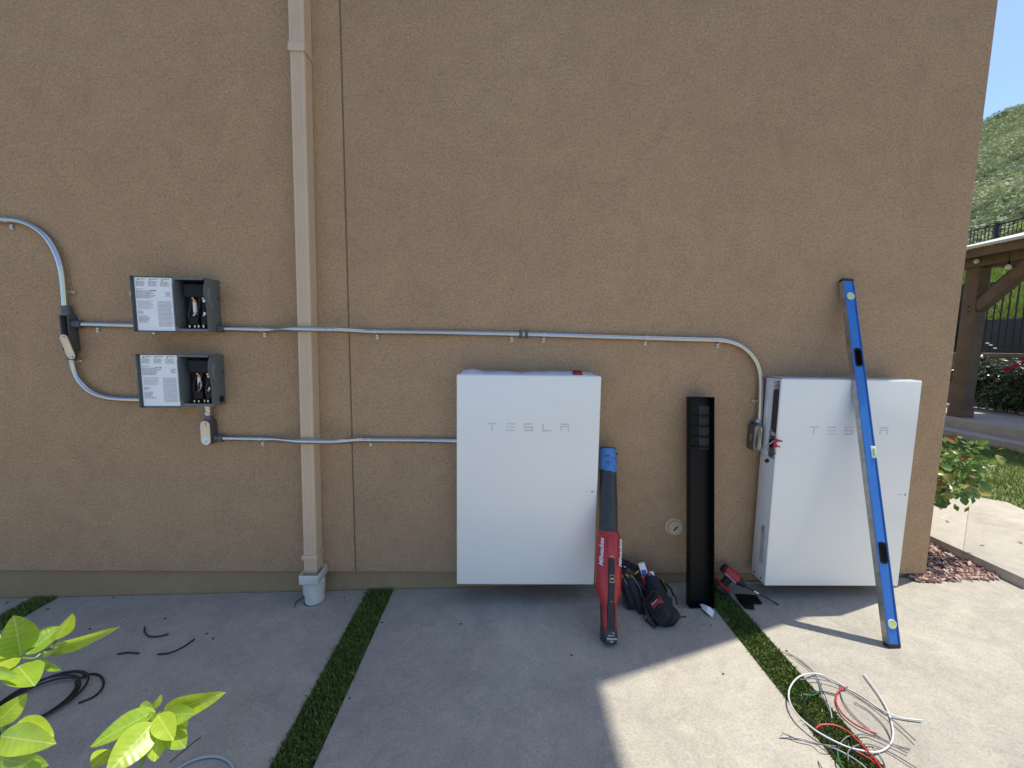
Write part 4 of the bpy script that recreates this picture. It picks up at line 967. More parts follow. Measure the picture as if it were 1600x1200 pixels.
# ---- tall black tray leaning on the wall
p0 = (W(1075, 945, -.2)+W(1113, 945, -.2))/2; p0.z = gz(p0.x)+0.001; p1 = (W(1076, 620, -.06)+W(1113, 620, -.06))/2
TF = axes(p0, p1-p0, (0, 1, 0)); TL = (p1-p0).length; tw = 0.0665; td = 0.024
tr = thing('side_cover', 'tall narrow black plastic cover with vents leaning on the wall', 'cover', frame=TF)
b = MB(TF); b.box((-tw, td-.003, 0), (tw, td, TL-.285)); b.box((-tw, td-.003, TL-.055), (tw, td, TL)); b.box((-tw, td-.003, TL-.285), (.004, td, TL-.055)); b.box((tw-.012, td-.003, TL-.285), (tw, td, TL-.055)); b.build('panel', 'black_plastic', tr)
for sx in (-1, 1):
    b = MB(TF); b.box((sx*tw, -td, 0), (sx*(tw-.0035), td-.0031, TL)); b.build('side_wall', 'black_plastic', tr, bev=.001)
for za, zb in ((0.0005, .004), (TL-.004, TL-.0005)):
    b = MB(TF); b.box((-tw+.0036, -td+.0003, za), (tw-.0036, td-.0031, zb)); b.build('end_wall', 'black_plastic', tr, bev=.001)
b = MB(TF); b.box((.0, td-.0055, TL-.29), (tw-.008, td-.0035, TL-.05)); b.build('slot_shade_panel', 'slot_shade', tr)  # dark panel put in for the shade behind the vent slots
for k in range(4):
    zz = TL-.055-.0575*(k+0.5)-.0+.0; b = MB(TF); b.box((-tw+.006, td-.022, zz-.004-.023), (tw-.005, td-.0058, zz+.004-.023)); b.build('louvre', 'black_plastic', tr, bev=.001)

# ---- leaf blower
p0 = G(951, 1003, 0.0); p0.z = gz(p0.x)+0.004; p1 = W(950, 700, -.062)
BF = axes(p0, p1-p0, (0, 1, 0)); BL = (p1-p0).length
bl = thing('leaf_blower', 'red and black cordless leaf blower with blue taped nozzle, standing by the wall', 'leaf blower', frame=BF)
def sec(s, hx, hy, r=0.45, cy=0.0, n=5): return [Vector((x, cy+y, s)) for x, y in rrect(0, 0, 2*hx, 2*hy, min(hx, hy)*2*r*0.98, n)]
YB = 0.02
b = MB(BF); b.loft([sec(s, hx, hy, r, cy, 5) for s, hx, hy, r, cy in ((.062, .034, .030, .3, -.004), (.10, .035, .031, .35, -.004), (.15, .037, .034, .4, -.002), (.185, .048, .042, .45, 0), (.225, .0625, .052, .48, .004), (.27, .0650, .056, .48, .006), (.34, .0640, .057, .48, .006), (.43, .0625, .056, .48, .004), (.478, .0600, .054, .48, .002), (.497, .054, .049, .48, 0), (.502, .047, .043, .48, 0))])
b.build('housing', 'tool_red', bl, angle=60)
b = MB(BF); b.loft([sec(s, hx, hy, .4, cy) for s, hx, hy, cy in ((0.0, .034, .040, .0), (.004, .037, .043, 0), (.058, .038, .044, 0), (.075, .036, .036, .004), (.125, .0385, .030, .010), (.165, .0385, .024, .014))]); bt = b.build('battery', 'worn_black', bl, angle=60)
b = MB(BF); b.loft([sec(s, hx, hy, .49) for s, hx, hy in ((.495, .0490, .046), (.51, .0485, .046), (.62, .0470, .045), (.80, .0445, .043), (.93, .0425, .042), (BL, .0425, .042))]); nz = b.build('nozzle', 'worn_black', bl, angle=60)
b = MB(BF); n_ = 34; rows = []
for s, e in ((BL-.128, 1), (BL-.008, 0)):
    rows.append([Vector(((.0458+.0)*math.cos(t), .0452*math.sin(t), s + (e*.006*math.sin(2*t+.7)+e*.0025*math.sin(7*t)))) for t in [2*math.pi*i/n_ for i in range(n_)]])
b.loft(rows, caps=False); b.build('blue_tape', 'tape_blue', nz)
rnd = random.Random(14); b = MB(BF)
for k in range(9):
    t = R(rnd.uniform(-125, -55)); s = BL-rnd.uniform(.03, .11); r_ = .0464; w = rnd.uniform(.06, .2); h = rnd.uniform(.002, .005)
    b.add([(r_*math.cos(t), r_*math.sin(t), s-h), (r_*math.cos(t+w), r_*math.sin(t+w), s-h*.3), (r_*math.cos(t+w), r_*math.sin(t+w), s+h*.6), (r_*math.cos(t), r_*math.sin(t), s+h)], [(0, 1, 2, 3)])
b.build('tape_tear', 'worn_black', nz, fixn=False)
b = MB(BF); b.tube([(.036, -.026, BL-.03), (.0475, -.010, BL-.028), (.05, .0, BL-.032)], .004, 6); b.build('nozzle_pin', 'bakelite', nz)
b = MB(BF); b.loft([sec(s, hx, .006, .3, cy) for s, hx, cy in ((.062, .021, -.038), (.10, .020, -.039), (.15, .0165, -.040), (.20, .0155, -.046), (.26, .0155, -.054), (.36, .0155, -.0555), (.372, .015, -.054))]); gr = b.build('grip', 'black_rubber', bl, angle=60)
b = MB(BF); b.box((-.0115, -.0635, .265), (.0115, -.0598, .300)); bz = b.build('control_panel', 'brass', gr, bev=.001)
b = MB(BF); b.box((-.0085, -.0650, .269), (.0085, -.0637, .296)); b.build('button', 'bakelite', gr, bev=.001)
b = MB(BF); b.cyl((0, -.0652, .283), (0, -.0662, .283), .0042, n=10); b.build('light', 'tool_white', gr)
b = MB(BF); b.cyl((0.0, -.048, .178), (0, -.053, .181), .003, n=8); b.build('screw', 'brass', gr)
for sx in (-1, 1):
    b = MB(BF); b.loft([[Vector((sx*.021, -.043, s)), Vector((sx*.0305, -.037, s)), Vector((sx*.0305, -.030, s)), Vector((sx*.021, -.030, s))] for s in (.052, .10, .165)]); b.build('rail', 'tool_red', bl, bev=.001)
b = MB(BF); b.prism([(x, -.0565, .435+z) for x, z in rrect(0, 0, .034, .085, .006, 4)], (0, -.0022, 0)); b.build('raised_badge', 'tool_red', bl, bev=.0008)
NX = BF.to_3x3()
def bl_text(name, s, size, pos, xdir, nrm, m='tool_white', parent=None, **k): return lettering(name, s, size, facing(BF @ Vector(pos), NX @ Vector(xdir), NX @ Vector(nrm)), m, parent or bl, **k)
bl_text('lettering', 'Milwaukee', .030, (.0478, -.0492, .40), (0.03, 0.0, 1), (.5, -.86, 0), shear=.35, bold=.0007)
bl_text('lettering', 'Milwaukee', .030, (-.0478, -.0492, .40), (0.03, 0, 1), (-.5, -.86, 0), shear=.35, bold=.0007)
bl_text('lettering', 'M18', .011, (0, -.0592, .383), (1, 0, 0), (0, -1, 0))
b = MB(BF); b.box((-.024, -.0462, .004), (.024, -.0436, .056)); pl = b.build('battery_face', 'worn_black', bl, bev=.002)
bl_text('lettering', 'PM60199', .0125, (.002, -.0466, .020), (1, 0, .03), (0, -1, 0), 'tape_pale' if 'tape_pale' in MATS else 'paper', bl)
bl_text('lettering', 'Tesla', .008, (.0, -.0466, .009), (1, 0, 0), (0, -1, 0), 'paper', bl, shear=.3)
bl_text('lettering', 'M', .010, (-.006, -.0466, .046), (1, 0, 0), (0, -1, 0), 'red_wire', bl, shear=.3)
bl_text('lettering', '18', .009, (.009, -.0466, .045), (1, 0, 0), (0, -1, 0), 'paper', bl)
bl_text('lettering', 'REDLITHIUM', .0055, (0, -.0466, .034), (1, 0, 0), (0, -1, 0), 'paper', bl)

# ---- tool pouch
c0 = G(1036, 966, 0.035); c1 = W(1003, 905, -.135)
pf = axes(c0, c1-c0, (0.25, 1, 0.2)); pl_ = (c1-c0).length
po = thing('tool_pouch', 'black nylon tool pouch with red badge slumped against the wall', 'tool pouch', frame=pf)
def lumpy(rows, seed):
    out = []
    for (s, hx, hy, cx, cy) in rows:
        out.append([p + (p-Vector((cx, cy, s)))*0.28*mnoise.noise(p*28 + Vector((seed, seed*2, 0))) for p in psec(s, hx, hy, cx, cy, .22)])
    return out
def psec(s, hx, hy, cx=0, cy=0, r=.35): return [Vector((cx+x, cy+y, s)) for x, y in rrect(0, 0, 2*hx, 2*hy, min(hx, hy)*2*r, 5)]
b = MB(pf); b.loft(lumpy([(-.035, .055, .022, -.012, .03), (-.02, .070, .034, -.012, .03), (.01, .074, .036, -.012, .03), (.04, .072, .040, -.015, .03), (.07, .078, .038, -.015, .03), (.10, .074, .042, -.018, .03), (.13, .083, .040, -.02, .03), (pl_, .080, .043, -.02, .03)], 1.0)); b.build('main_bag', 'nylon', po, angle=60)
b = MB(pf); b.loft(lumpy([(-.030, .036, .014, .018, -.018), (-.01, .046, .024, .018, -.022), (.015, .047, .027, .018, -.024), (.04, .050, .026, .018, -.024), (.07, .048, .028, .020, -.024), (.10, .051, .022, .018, -.02)], 2.0)); pk = b.build('front_pocket', 'nylon', po, angle=60)
b = MB(pf); b.loft([psec(s, hx, hy, cx, cy) for s, hx, hy, cx, cy in ((-.02, .022, .014, -.062, -.012), (.06, .026, .018, -.064, -.014), (.125, .026, .018, -.066, -.012))]); b.build('side_pocket', 'nylon', po, angle=60)
b = MB(pf); b.tube(smooth_path([(-.034, -.046, -.03), (-.032, -.054, .03), (-.030, -.050, .10)], 5), .006, 8); b.build('piping', 'nylon_edge', po)
b = MB(pf); b.box((-.03, -.0535, .096), (.067, -.016, .104)); b.build('pocket_rim', 'nylon_edge', pk, bev=.003)
b = MB(pf); b.loft([[Vector((.012, -.053, s)), Vector((.066, -.050, s-.0)), Vector((.070, -.024, s)), Vector((.064, -.020, s)), Vector((.012, -.048, s))] for s in (.035, .072)]); bd_ = b.build('badge', 'tool_red', po, bev=.002)
lettering('lettering', 'Milwaukee', .0105, facing(pf @ Vector((.040, -.0535, .054)), pf.to_3x3() @ Vector((1, .03, 0)), pf.to_3x3() @ Vector((0.03, -1, 0))), 'tool_white', bd_, shear=.35, bold=.0003)
b = MB(pf); b.prism([(.040, -.056, .03), (.068, -.048, .025), (.070, -.048, .012), (.046, -.056, .016)], (0, .004, 0)); b.build('tab', 'nylon_edge', po, bev=.001)
# belt and straps piled behind it
for k, pts in enumerate((((968, 876, -.06), (985, 884, -.08), (1000, 893, -.10), (1010, 905, -.12)), ((966, 885, -.09), (978, 900, -.13), (985, 925, -.17), (1000, 950, -.2)), ((966, 900, -.12), (975, 918, -.16), (980, 940, -.2), (990, 958, -.22)))):
    b = MB(); P = smooth_path([W(*p) for p in pts], 6); secs = []
    for i, p in enumerate(P):
        t = (P[min(i+1, len(P)-1)]-P[max(i-1, 0)]).normalized(); s = t.cross(Vector((0.2, -1, 0.3))).normalized(); n = s.cross(t)
        secs.append([p-s*.019-n*.003, p+s*.019-n*.003, p+s*.019+n*.003, p-s*.019+n*.003])
    b.loft(secs); st_ = b.build('belt', 'nylon', po, angle=60)
for k, (p, q, w_, m_) in enumerate((((972, 893, -.14), (992, 948, -.22), .030, 'nylon'), ((985, 905, -.17), (1004, 958, -.25), .024, 'nylon'), ((996, 893, -.12), (1016, 930, -.19), .034, 'nylon'))):
    b = MB(); rbar(b, W(*p), W(*q), w_*1.6, w_, (0, -1, .3)); b.build('tool_sleeve', m_, po, bev=.008, seg=3)
b = MB(); c = W(977, 887, -.105); b.box(c-Vector((.012, .003, .006)), c+Vector((.012, .003, .006)), Matrix.Rotation(R(32), 3, 'Y')); b.build('buckle', 'galvanised', po, bev=.001)
b = MB(); b.tube(smooth_path([G(1042, 962, .01), G(1055, 965, .006), G(1072, 963, .004)], 5), .0028, 6); b.build('cord', 'black_wire', po)
# cable loops inside
for k, pts in enumerate((((975, 905, -.17), (985, 922, -.19), (992, 940, -.21), (1000, 945, -.20)), ((985, 898, -.165), (998, 915, -.19), (1003, 932, -.205), (1001, 942, -.2)))):
    b = MB(); b.tube(smooth_path([W(*p) for p in pts], 6), .0042, 8); b.build('loop', 'grey_wire', po)
for k, (p, q, r_, m_) in enumerate((((968, 897, -.15), (973, 905, -.17), .004, 'brass'), ((964, 922, -.16), (971, 931, -.19), .0035, 'brass'), ((988, 903, -.165), (1006, 921, -.20), .005, 'nylon_edge'), ((1000, 925, -.215), (1010, 955, -.27), .0055, 'nylon_edge'), ((1040, 912, -.14), (1052, 930, -.19), .005, 'nylon'), ((1050, 925, -.18), (1058, 945, -.235), .0045, 'nylon_edge'))):
    b = MB(); a_, c_ = W(*p), W(*q); b.tube(smooth_path([a_, a_.lerp(c_, .5)+Vector((.004, -.008, .008)), c_], 5), r_, 7); b.build('webbing', m_, po)
# tools standing in it: each a thing
def pouch_tool(name, label, cat, p, q, parts):
    p, q = W(*p), W(*q); fr = axes(p, q-p, (0.2, 1, 0.1)); t = thing(name, label, cat, frame=fr, group='tools in the pouch'); ln = (q-p).length
    for (nm, m_, fn) in parts: b = MB(fr); fn(b, ln); b.build(nm, m_, t, bev=.0012)
pouch_tool('tester', 'blue and white tester sticking up from the tool pouch', 'tester', (1012, 912, -.150), (1002, 880, -.150), [('case', 'paper', lambda b, l: b.box((-.017, -.008, -.03), (.017, .008, l))), ('face', 'tester_blue', lambda b, l: b.box((-.013, -.0095, .0), (.013, -.0082, l*.72)))])
pouch_tool('stripper', 'blue and white wire stripper beside the tester in the pouch', 'hand tool', (1026, 918, -.145), (1018, 893, -.150), [('jaw', 'paper', lambda b, l: b.box((-.014, -.006, .0), (.010, .004, l))), ('grip', 'tester_blue', lambda b, l: b.box((-.008, -.008, -.03), (.014, -.0062, l*.8)))])
pouch_tool('screwdriver', 'red handled screwdriver left of the tester in the pouch', 'screwdriver', (1008, 915, -.168), (1003, 899, -.168), [('handle', 'red_wire', lambda b, l: b.lathe((0, 0, -.03), (0, 0, 1), [(0, .007), (.02, .0085), (.03+l*.8, .0085), (.03+l, .005)], 10))])
pouch_tool('screwdriver', 'red handled screwdriver between the tester and the stripper', 'screwdriver', (1020, 915, -.165), (1013, 895, -.165), [('handle', 'red_wire', lambda b, l: b.lathe((0, 0, -.03), (0, 0, 1), [(0, .008), (.02, .0095), (.03+l*.8, .0095), (.03+l, .005)], 10))])
pouch_tool('screwdriver', 'lowest red handled screwdriver just above the pouch front pocket', 'screwdriver', (1030, 920, -.168), (1022, 907, -.168), [('handle', 'red_wire', lambda b, l: b.lathe((0, 0, -.03), (0, 0, 1), [(0, .007), (.02, .0085), (.03+l*.8, .0085), (.03+l, .004)], 10))])
pouch_tool('nut_driver', 'orange and black nut driver at the right end of the pouch', 'hand tool', (1038, 918, -.15), (1031, 904, -.15), [('handle', 'bakelite', lambda b, l: b.lathe((0, 0, -.03), (0, 0, 1), [(0, .006), (.03+l*.8, .006), (.03+l, .003)], 10)), ('tip', 'brass', lambda b, l: b.cyl((.009, -.003, -.01), (.009, -.003, l), .0032, n=8))])
pouch_tool('torpedo_driver', 'brass tipped tool at the left of the pouch', 'hand tool', (987, 912, -.17), (979, 898, -.17), [('head', 'brass', lambda b, l: b.lathe((0, 0, l*.55), (0, 0, 1), [(0, .008), (l*.5, .009), (l*.55, .005)], 8)), ('shaft', 'grey_wire', lambda b, l: b.cyl((0, 0, -.05), (0, 0, l*.55), .005, n=8))])
pouch_tool('knife', 'olive handled knife lying on the pouch belt', 'knife', (990, 899, -.14), (998, 892, -.14), [('handle', 'brass', lambda b, l: b.box((-.006, -.004, 0), (.006, .004, l)))])
# pliers at the foot
pt, pb = W(1010, 962, -.30), G(1020, 979, .006)
fr = axes(pt, pb-pt, (0.2, 1, 0.2)); t = thing('pliers', 'steel pliers poking nose down from the bottom of the pouch', 'pliers', frame=fr, group='tools in the pouch'); ln = (pb-pt).length
for sx in (-1, 1):
    b = MB(fr); b.loft([[Vector((sx*.0012, -h, s)), Vector((sx*w, -h*.8, s)), Vector((sx*w, h*.8, s)), Vector((sx*.0012, h, s))] for s, w, h in ((-.01, .013, .008), (.0, .017, .009), (ln*.35, .016, .008), (ln*.7, .009, .006), (ln, .003, .003))]); b.build('jaw', 'steel_dark', t, bev=.0008)
b = MB(fr); b.cyl((0, -.0095, .008), (0, .0095, .008), .006, n=12); b.build('rivet', 'bright_steel', t)

# ---- impact driver with a long bit
bk = W(1133, 889, -.07); fn_ = W(1158, 911, -.12); tip = G(1217, 945, .004); bat = G(1125, 927, .0); bat.z += .03; bat.y += .01
dr = thing('impact_driver', 'red and black cordless driver with a long bit lying behind the black cover', 'power drill', (bat.x, bat.y, gz(bat.x)))
dv = (fn_-bk).normalized(); dfr = axes(bk, dv, (0.3, 1, .3))
b = MB(dfr); ln = (fn_-bk).length
b.loft([sec(s, hx, hx*1.02, .49) for s, hx in ((-.004, .024), (.004, .029), (ln*.5, .030), (ln*.8, .028))]); hs = b.build('housing', 'tool_red', dr, angle=60)
b = MB(dfr); b.loft([sec(s, hx, hx, .49) for s, hx in ((ln*.8, .0265), (ln*.95, .022), (ln*1.05, .015), (ln*1.25, .011))]); b.build('nose', 'black_rubber', dr, angle=60)
b = MB(dfr); b.loft([sec(s, hx, hx, .49) for s, hx in ((-.020, .018), (-.012, .026), (-.0045, .028))]); b.build('rear_cap', 'black_rubber', dr, angle=60)
lettering('lettering', 'Milwaukee', .016, facing(dfr @ Vector((0.004, -.0308, ln*.42)), dv, dfr.to_3x3() @ Vector((0.1, -1, 0))), 'tool_white', hs, shear=.3, bold=.0004)
b = MB(); hp = bk.lerp(fn_, .45); rbar(b, hp, bat.lerp(hp, .18), .032, .04, (1, 0, 0)); b.build('handle', 'black_rubber', dr, bev=.008, seg=3)
b = MB(); rbar(b, bat.lerp(hp, .30), bat.lerp(hp, .14), .058, .075, (1, 0, .2)); b.build('foot', 'tool_red', dr, bev=.006)
b = MB(); rbar(b, bat.lerp(hp, .135), bat.lerp(hp, -.14), .066, .085, (1, 0, .2)); btp = b.build('battery', 'worn_black', dr, bev=.006)
b = MB(); nose = dfr @ Vector((0, 0, ln*1.2)); b.cyl(nose, tip, .0034, n=8); b.build('bit', 'bakelite', dr)
b = MB(); b.cyl(nose.lerp(tip, .28), nose.lerp(tip, .42), .0065, n=10); b.build('bit_collar', 'galvanised', dr)

# ---- black offcut, paper scrap
b = MB(); P = [(1148, 929), (1162, 929), (1182, 931), (1191, 944), (1177, 943.5), (1179, 952.5), (1164, 950.5), (1155, 941)]
b.prism([G(*p, .005) for p in P], (0, 0, .005)); tag(b.build('plate_offcut', 'black_plastic', bev=.001), 'flat black notched offcut lying beside the turf under the right unit', 'offcut')
b = MB(); a = [G(1093.5, 944, .004), G(1099, 944, .012), G(1110, 949, .016), G(1116, 956, .006), G(1113, 965, .004), G(1104, 957, .014), G(1097, 951, .008)]
b.add(a + [sum(a, Vector())/7 + Vector((0, 0, .012))], [(i, (i+1) % 7, 7) for i in range(7)]); o = b.build('paper_scrap', 'paper', fixn=False, smooth=False); md = o.modifiers.new('t', 'SOLIDIFY'); md.thickness = .001
tag(o, 'crumpled white paper scrap at the foot of the black cover', 'paper')

# ---- loose wires on the turf and slab
def wire(name, label, pts, r, m, lift=0.0, crop=True, group='loose wires on the sunny slab', cat='wire', wob=1.0):
    rnd = random.Random(hash(label) % 1000 if False else len(label)*7+len(pts)); P = []
    for i, p in enumerate(pts):
        px, py = (1100+p[0]/3.2, 880+p[1]/3.2) if crop else p[:2]
        q = G(px, py); on = any(a-.012 < q.x < b_+.012 for a, b_ in STRIPS)
        P.append(G(px, py, r + lift + (0.020 if on else 0.0015) + rnd.uniform(0, .004)*wob))
    b = MB(); b.tube(smooth_path(P, 6), r, 8)
    return tag(b.build(name, m, angle=60), label, cat, group)
wire('white_cable', 'thick white cable making the biggest loop over the turf', [(1090, 785), (990, 775), (930, 755), (860, 715), (740, 640), (640, 580), (560, 552), (480, 565), (432, 618), (425, 680), (460, 750), (530, 815), (600, 862), (700, 912), (780, 935), (860, 945), (918, 920), (945, 870), (938, 800), (915, 730), (870, 650), (798, 553)], .0031, 'white_wire', .002)
wire('grey_wire', 'grey wire curving from the top of the pile to the turf', [(395, 440), (470, 472), (535, 525), (572, 575), (590, 620), (612, 672), (630, 725), (640, 775)], .0020, 'pale_wire')
wire('grey_wire', 'grey wire doubling the curve at the top of the pile', [(420, 448), (490, 500), (545, 545), (575, 590), (583, 640), (606, 690), (628, 740)], .0019, 'grey_wire', .003)
wire('grey_wire', 'long grey wire crossing the white loop to the right', [(480, 582), (550, 577), (640, 595), (730, 635), (820, 690), (900, 750), (980, 815), (1058, 887)], .0021, 'grey_wire', .009)
wire('black_wire', 'dark wire hooked inside the white loop', [(660, 657), (590, 642), (535, 655), (505, 690), (508, 740), (535, 785), (590, 840), (650, 880)], .0024, 'black_wire', .002)
wire('green_wire', 'short green wire inside the white loop', [(497, 655), (545, 660), (580, 635), (587, 600)], .0018, 'green_wire', .005)
wire('red_wire', 'red wire hooked over at the right of the turf', [(718, 620), (684, 630), (662, 660), (662, 700), (690, 750), (740, 795), (800, 828), (862, 850)], .0031, 'red_wire', .003)
wire('red_wire', 'red wire arching across the turf near the bottom', [(560, 825), (588, 808), (650, 810), (710, 836), (752, 872), (800, 920), (850, 975), (895, 1040)], .0031, 'red_wire', .004)
wire('red_wire', 'red wire lying along the turf at the bottom edge', [(612, 872), (680, 905), (760, 940), (830, 980), (900, 1035)], .0029, 'red_wire')
wire('grey_wire', 'grey wire running from the red hook to the right', [(680, 610), (688, 670), (728, 738), (800, 810), (880, 870), (950, 905), (1030, 928)], .0020, 'grey_wire')
wire('grey_wire', 'grey wire arcing inside the right half of the white loop', [(750, 693), (820, 735), (885, 795), (922, 850), (935, 900), (900, 935)], .0019, 'grey_wire')
wire('grey_wire', 'pale wire tail reaching left over the slab', [(380, 868), (470, 873), (560, 898), (650, 925), (730, 965), (800, 1015), (830, 1060)], .0022, 'pale_wire')
wire('grey_wire', 'thin wire tail just above the left pale tail', [(390, 848), (470, 880), (540, 900), (600, 908), (660, 915)], .0018, 'grey_wire', .004)
wire('green_wire', 'greenish grey wire looping low over the turf', [(682, 900), (720, 866), (800, 857), (880, 880), (960, 920), (1020, 950)], .0020, 'grey_wire', .006)
wire('grey_wire', 'grey wire ending lowest at the right of the pile', [(722, 985), (722, 940), (762, 912), (830, 905), (920, 940), (1000, 985), (1075, 1032)], .0021, 'grey_wire', .003)
wire('grey_wire', 'short grey wire dropping out of the bottom of the pile', [(840, 908), (880, 955), (905, 1000), (920, 1050)], .0020, 'pale_wire', .003)
wire('green_wire', 'green wire at the bottom edge of the turf', [(668, 938), (672, 975), (690, 1015), (715, 1050)], .0024, 'green_wire')
wire('grey_wire', 'stub of grey wire at the bottom left of the pile', [(570, 988), (585, 1015), (610, 1050)], .0018, 'grey_wire')

def lw(pts): return [(p[0]/4, 900+p[1]/4) for p in pts]
wire('cable_scrap', 'hook shaped black cable scrap on the shaded slab', lw([(905, 318), (903, 345), (925, 373), (965, 379), (1005, 374), (1052, 362)]), .0036, 'black_wire', 0, False, 'black cable scraps', 'cable', 0.2)
wire('cable_scrap', 'short straight black cable scrap on the shaded slab', lw([(735, 487), (800, 478), (868, 483)]), .0036, 'black_wire', 0, False, 'black cable scraps', 'cable', 0.2)
wire('cable_scrap', 'long curved black cable scrap right of the other two', lw([(985, 488), (1060, 480), (1140, 445), (1215, 395)]), .0036, 'black_wire', 0, False, 'black cable scraps', 'cable', 0.2)
wire('white_cable', 'pale cable end curving up at the bottom edge by the citrus', lw([(1020, 1290), (1110, 1205), (1200, 1155), (1300, 1128), (1390, 1135), (1450, 1180), (1470, 1260)]), .0050, 'pale_wire', 0, False, 'pale cables', 'cable', 0.3)
wire('twig', 'thin dark twig on the slab near the citrus leaves', lw([(1255, 1005), (1160, 1080), (1060, 1165)]), .0012, 'debris', 0, False, 'twigs', 'twig', 0.1)
# coil of black cable
b = MB(); P = []
rnd = random.Random(77)
c_a, c_b, c_c = G(30, 1115), G(122, 1064), G(60, 1068)
ctr = G(58, 1100); ax1 = (G(128, 1066)-ctr); ax2 = G(85, 1064)-ctr
ax2 = ax2 - ax1*(ax2.dot(ax1)/ax1.dot(ax1)); ax2 = ax2.normalized()*0.13
for k in range(4*28+1):
    t = 2*math.pi*k/28; sc = 1 - 0.05*math.sin(t*0.27) + 0.03*math.sin(t*1.3); o_ = Vector((0.010*math.sin(t*.41), 0.016*math.cos(t*.37), 0.006+0.005*abs(math.sin(t*.73)) + .0009*k/28))
    q = ctr + ax1*(sc*math.cos(t)) + ax2*(sc*math.sin(t)) + o_; q.z = gz(q.x)+.006+o_.z; P.append(q)
P += [G(p[0], p[1], .006) for p in lw([(560, 612), (625, 622), (648, 665), (630, 715), (575, 760), (490, 793)])]
b.tube(smooth_path(P, 2), .0042, 7); tag(b.build('cable_coil', 'black_wire', angle=60), 'coil of black cable on the shaded slab behind the citrus leaves', 'cable')
# small litter
rnd = random.Random(91)
for (px, py, s, m_) in ((720, 975, .006, 'debris'), (597, 973, .006, 'debris'), (538, 934, .006, 'debris'), (479, 942, .005, 'debris'), (1111, 977, .004, 'debris'), (893, 1024, .006, 'brown_wire'), (546, 1091, .005, 'debris'), (258, 967, .006, 'debris'), (333, 998, .007, 'debris'), (323, 990, .006, 'debris'), (140, 983, .006, 'debris'), (74, 952, .007, 'debris'), (11, 942, .007, 'debris'), (177, 934, .006, 'debris'), (445, 925, .004, 'debris'), (1130, 1053, .005, 'brown_wire'), (1229, 1017, .005, 'brown_wire')):
    c = G(px, py, .002); a = rnd.uniform(0, 3.1); d = Vector((math.cos(a), math.sin(a), 0))*s; e = Vector((-d.y, d.x, 0))*.45
    b = MB(); b.prism([c-d-e*.6, c+d*.8-e, c+d+e*.4, c-d*.7+e], (0, 0, .003)); tag(b.build('scrap', m_, smooth=False), 'tiny dark scrap lying on the concrete', 'scrap', 'tiny scraps on the slab')
for (px, py) in ((1470, 795), (1535, 852), (1480, 815), (1594, 848)):
    c = G(px, py, .063); b = MB(); a = rnd.uniform(0, 3); d = Vector((math.cos(a), math.sin(a), 0))*.016; e = Vector((-d.y, d.x, 0))*.5
    b.add([c-d, c-e+Vector((0, 0, .004)), c+d+Vector((0, 0, .006)), c+e+Vector((0, 0, .003))], [(0, 1, 2, 3)]); tag(b.build('dry_leaf', 'dry_leaf', fixn=False), 'small dry leaf on the pale path past the corner', 'leaf', 'dry leaves on the path')

# ---- citrus in the foreground
b = MB(); b.prism([(-1.75, -1.75, -0.05), (-0.62, -1.75, -0.03), (-0.62, -1.33, -0.03), (-1.75, -1.33, -0.05)], (0, 0, .035)); tag(b.build('soil_patch', 'soil', bev=.01), kind='structure')
ci = thing('citrus_plant', 'young citrus plant with bright yellow green leaves in the lower left foreground', 'plant', (-0.98, -1.5, -0.02))
CLM = [leaf_mesh('leaf', 1.0, w, cup, dr, 'citrus_leaf', 12, 0.0, .05) for w, cup, dr in ((.22, .22, .08), (.22, .28, .18), (.25, .16, .13), (.19, .34, .10))]
def at_depth(cx, cy, dep): d = ray(cx/4, 900+cy/4); return CAM + d*(dep/d.dot(AF))
def cleaf(bx, by, tx, ty, d0, d1, wid, roll, var, base=None):
    p = at_depth(bx, by, d0); q = at_depth(tx, ty, d1); L_ = (q-p).length; x = (q-p)/L_
    view = (CAM-p).normalized(); n = (view - x*view.dot(x)).normalized(); n = Quaternion(x, R(roll)) @ n
    mm = facing(p, x, n); wscale = (wid/4*((d0+d1)/2)/F_PX/2)/(L_*[.22, .22, .25, .19][var])
    mm = mm @ Matrix.Diagonal((L_, L_*wscale*1.38, L_, 1)); link('leaf', CLM[var], ci, mm)
D = 0.80
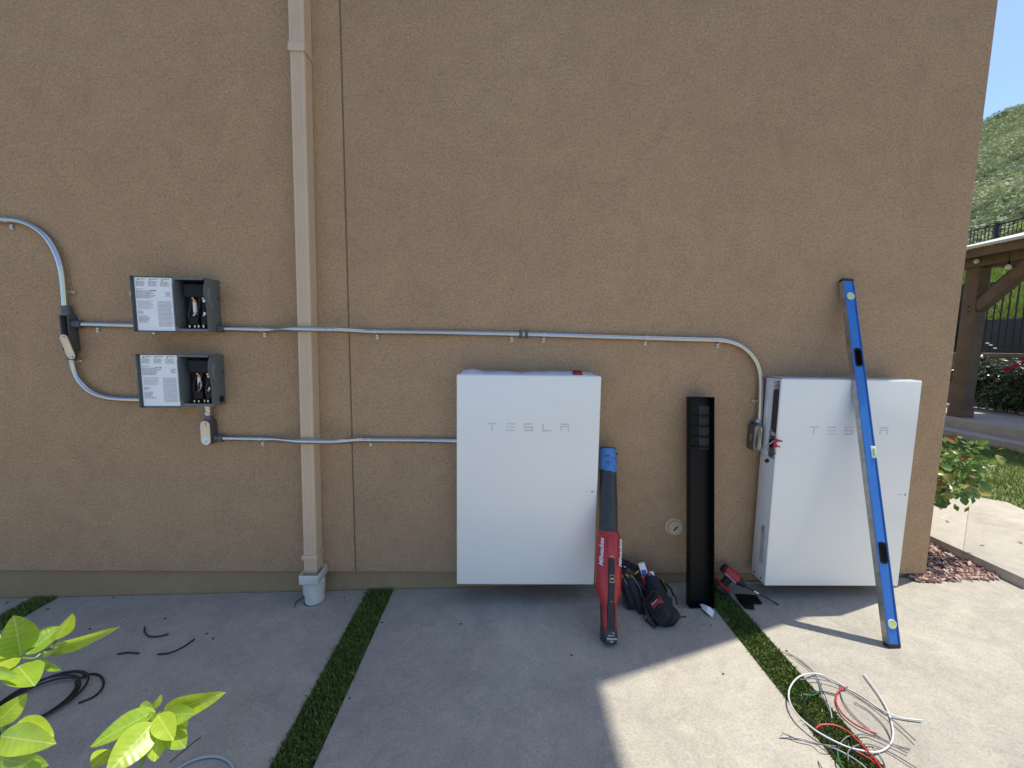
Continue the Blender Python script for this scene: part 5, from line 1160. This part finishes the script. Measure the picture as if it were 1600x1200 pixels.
for a in ((130, 495, 95, 262, D, D-.03, 130, 10, 0), (165, 492, 385, 300, D, D+.05, 95, -35, 3), (200, 415, 372, 318, D+.04, D+.08, 70, 20, 3), (345, 402, 457, 255, D+.02, D+.0, 70, 35, 0), (320, 452, 632, 392, D+.03, D-.02, 62, 30, 1), (112, 565, 205, 655, D-.01, D-.05, 130, -15, 2),
          (135, 505, -60, 545, D, D-.04, 85, 15, 2), (60, 388, -60, 400, D+.06, D+.04, 40, 30, 0), (100, 576, 22, 572, D, D-.02, 36, 20, 3), (285, 545, 362, 592, D+.01, D-.01, 34, 30, 3), (262, 490, 322, 480, D+.02, D, 34, 30, 3), (250, 545, 300, 545, D, D, 30, 0, 0), (310, 493, 376, 492, D+.02, D+.01, 12, 30, 3), (-60, 590, 78, 628, D-.03, D-.06, 50, 10, 2),
          (-60, 945, 168, 752, D-.08, D-.05, 105, 25, 1), (5, 1000, 278, 1046, D-.08, D-.12, 125, 5, 2), (118, 905, 308, 962, D-.05, D-.08, 70, -20, 1), (48, 1072, 100, 1112, D-.08, D-.1, 48, 10, 0), (-20, 1130, 222, 1210, D-.06, D-.1, 130, 30, 2), (160, 1180, 215, 1290, D-.1, D-.12, 90, 20, 0), (-60, 1120, 60, 1060, D-.05, D-.03, 60, 40, 1),
          (1025, 852, 1325, 776, D+.02, D-.02, 100, 15, 1), (1050, 868, 1203, 862, D, D-.02, 82, 5, 0), (985, 868, 1078, 1018, D-.01, D-.04, 92, 0, 0), (1062, 960, 1152, 1072, D-.01, D-.03, 85, 5, 0), (985, 965, 972, 1156, D-.02, D-.05, 95, -20, 0), (972, 845, 555, 1037, D, D-.06, 112, 35, 1), (962, 915, 672, 1235, D-.02, D-.1, 150, 5, 0), (690, 1085, 575, 1185, D-.02, D-.05, 110, 40, 2), (950, 838, 1012, 745, D+.02, D+.03, 40, 40, 3), (1100, 890, 1140, 990, D+.05, D+.05, 75, 15, 0), (940, 960, 770, 1190, D+.02, D-.03, 90, 50, 3), (900, 880, 690, 1010, D+.03, D+.0, 90, 60, 1), (880, 800, 960, 870, D+.02, D, 50, 20, 0), (970, 900, 935, 850, D-.005, D-.01, 26, 10, 3), (975, 895, 1000, 850, D-.005, D-.01, 24, 10, 3)):
    cleaf(*a)
hubs = [(130, 510, D), (300, 470, D+.02), (960, 905, D), (30, 1010, D-.08)]
root = Vector((-0.98, -1.55, -0.03)); rtop = at_depth(300, 1500, D-.08)
b = MB(); b.tube(smooth_path([root, root.lerp(rtop, .6)+Vector((.03, 0, 0)), rtop], 6), [.016-.006*i/12 for i in range(13)], 8); b.build('trunk', 'stem_brown', ci)
for hx, hy, hd_ in ((130, 510, D), (960, 905, D), (10, 1010, D-.08)):
    q = at_depth(hx, hy, hd_); mdl = at_depth(hx*0.86-30, 1330, hd_-.05) if hx > 500 else at_depth(-90, hy+130, hd_-.04)
    b = MB(); P = smooth_path([rtop, mdl, q], 8); b.tube(P, [.0065-.0042*i/(len(P)-1) for i in range(len(P))], 7); b.build('stem', 'stem_green', ci)
b = MB(); P = smooth_path([at_depth(130, 510, D), at_depth(215, 515, D), at_depth(270, 470, D+.015), at_depth(322, 450, D+.03), at_depth(350, 400, D+.02)], 4); b.tube(P, .0022, 6); b.build('stem', 'stem_green', ci)
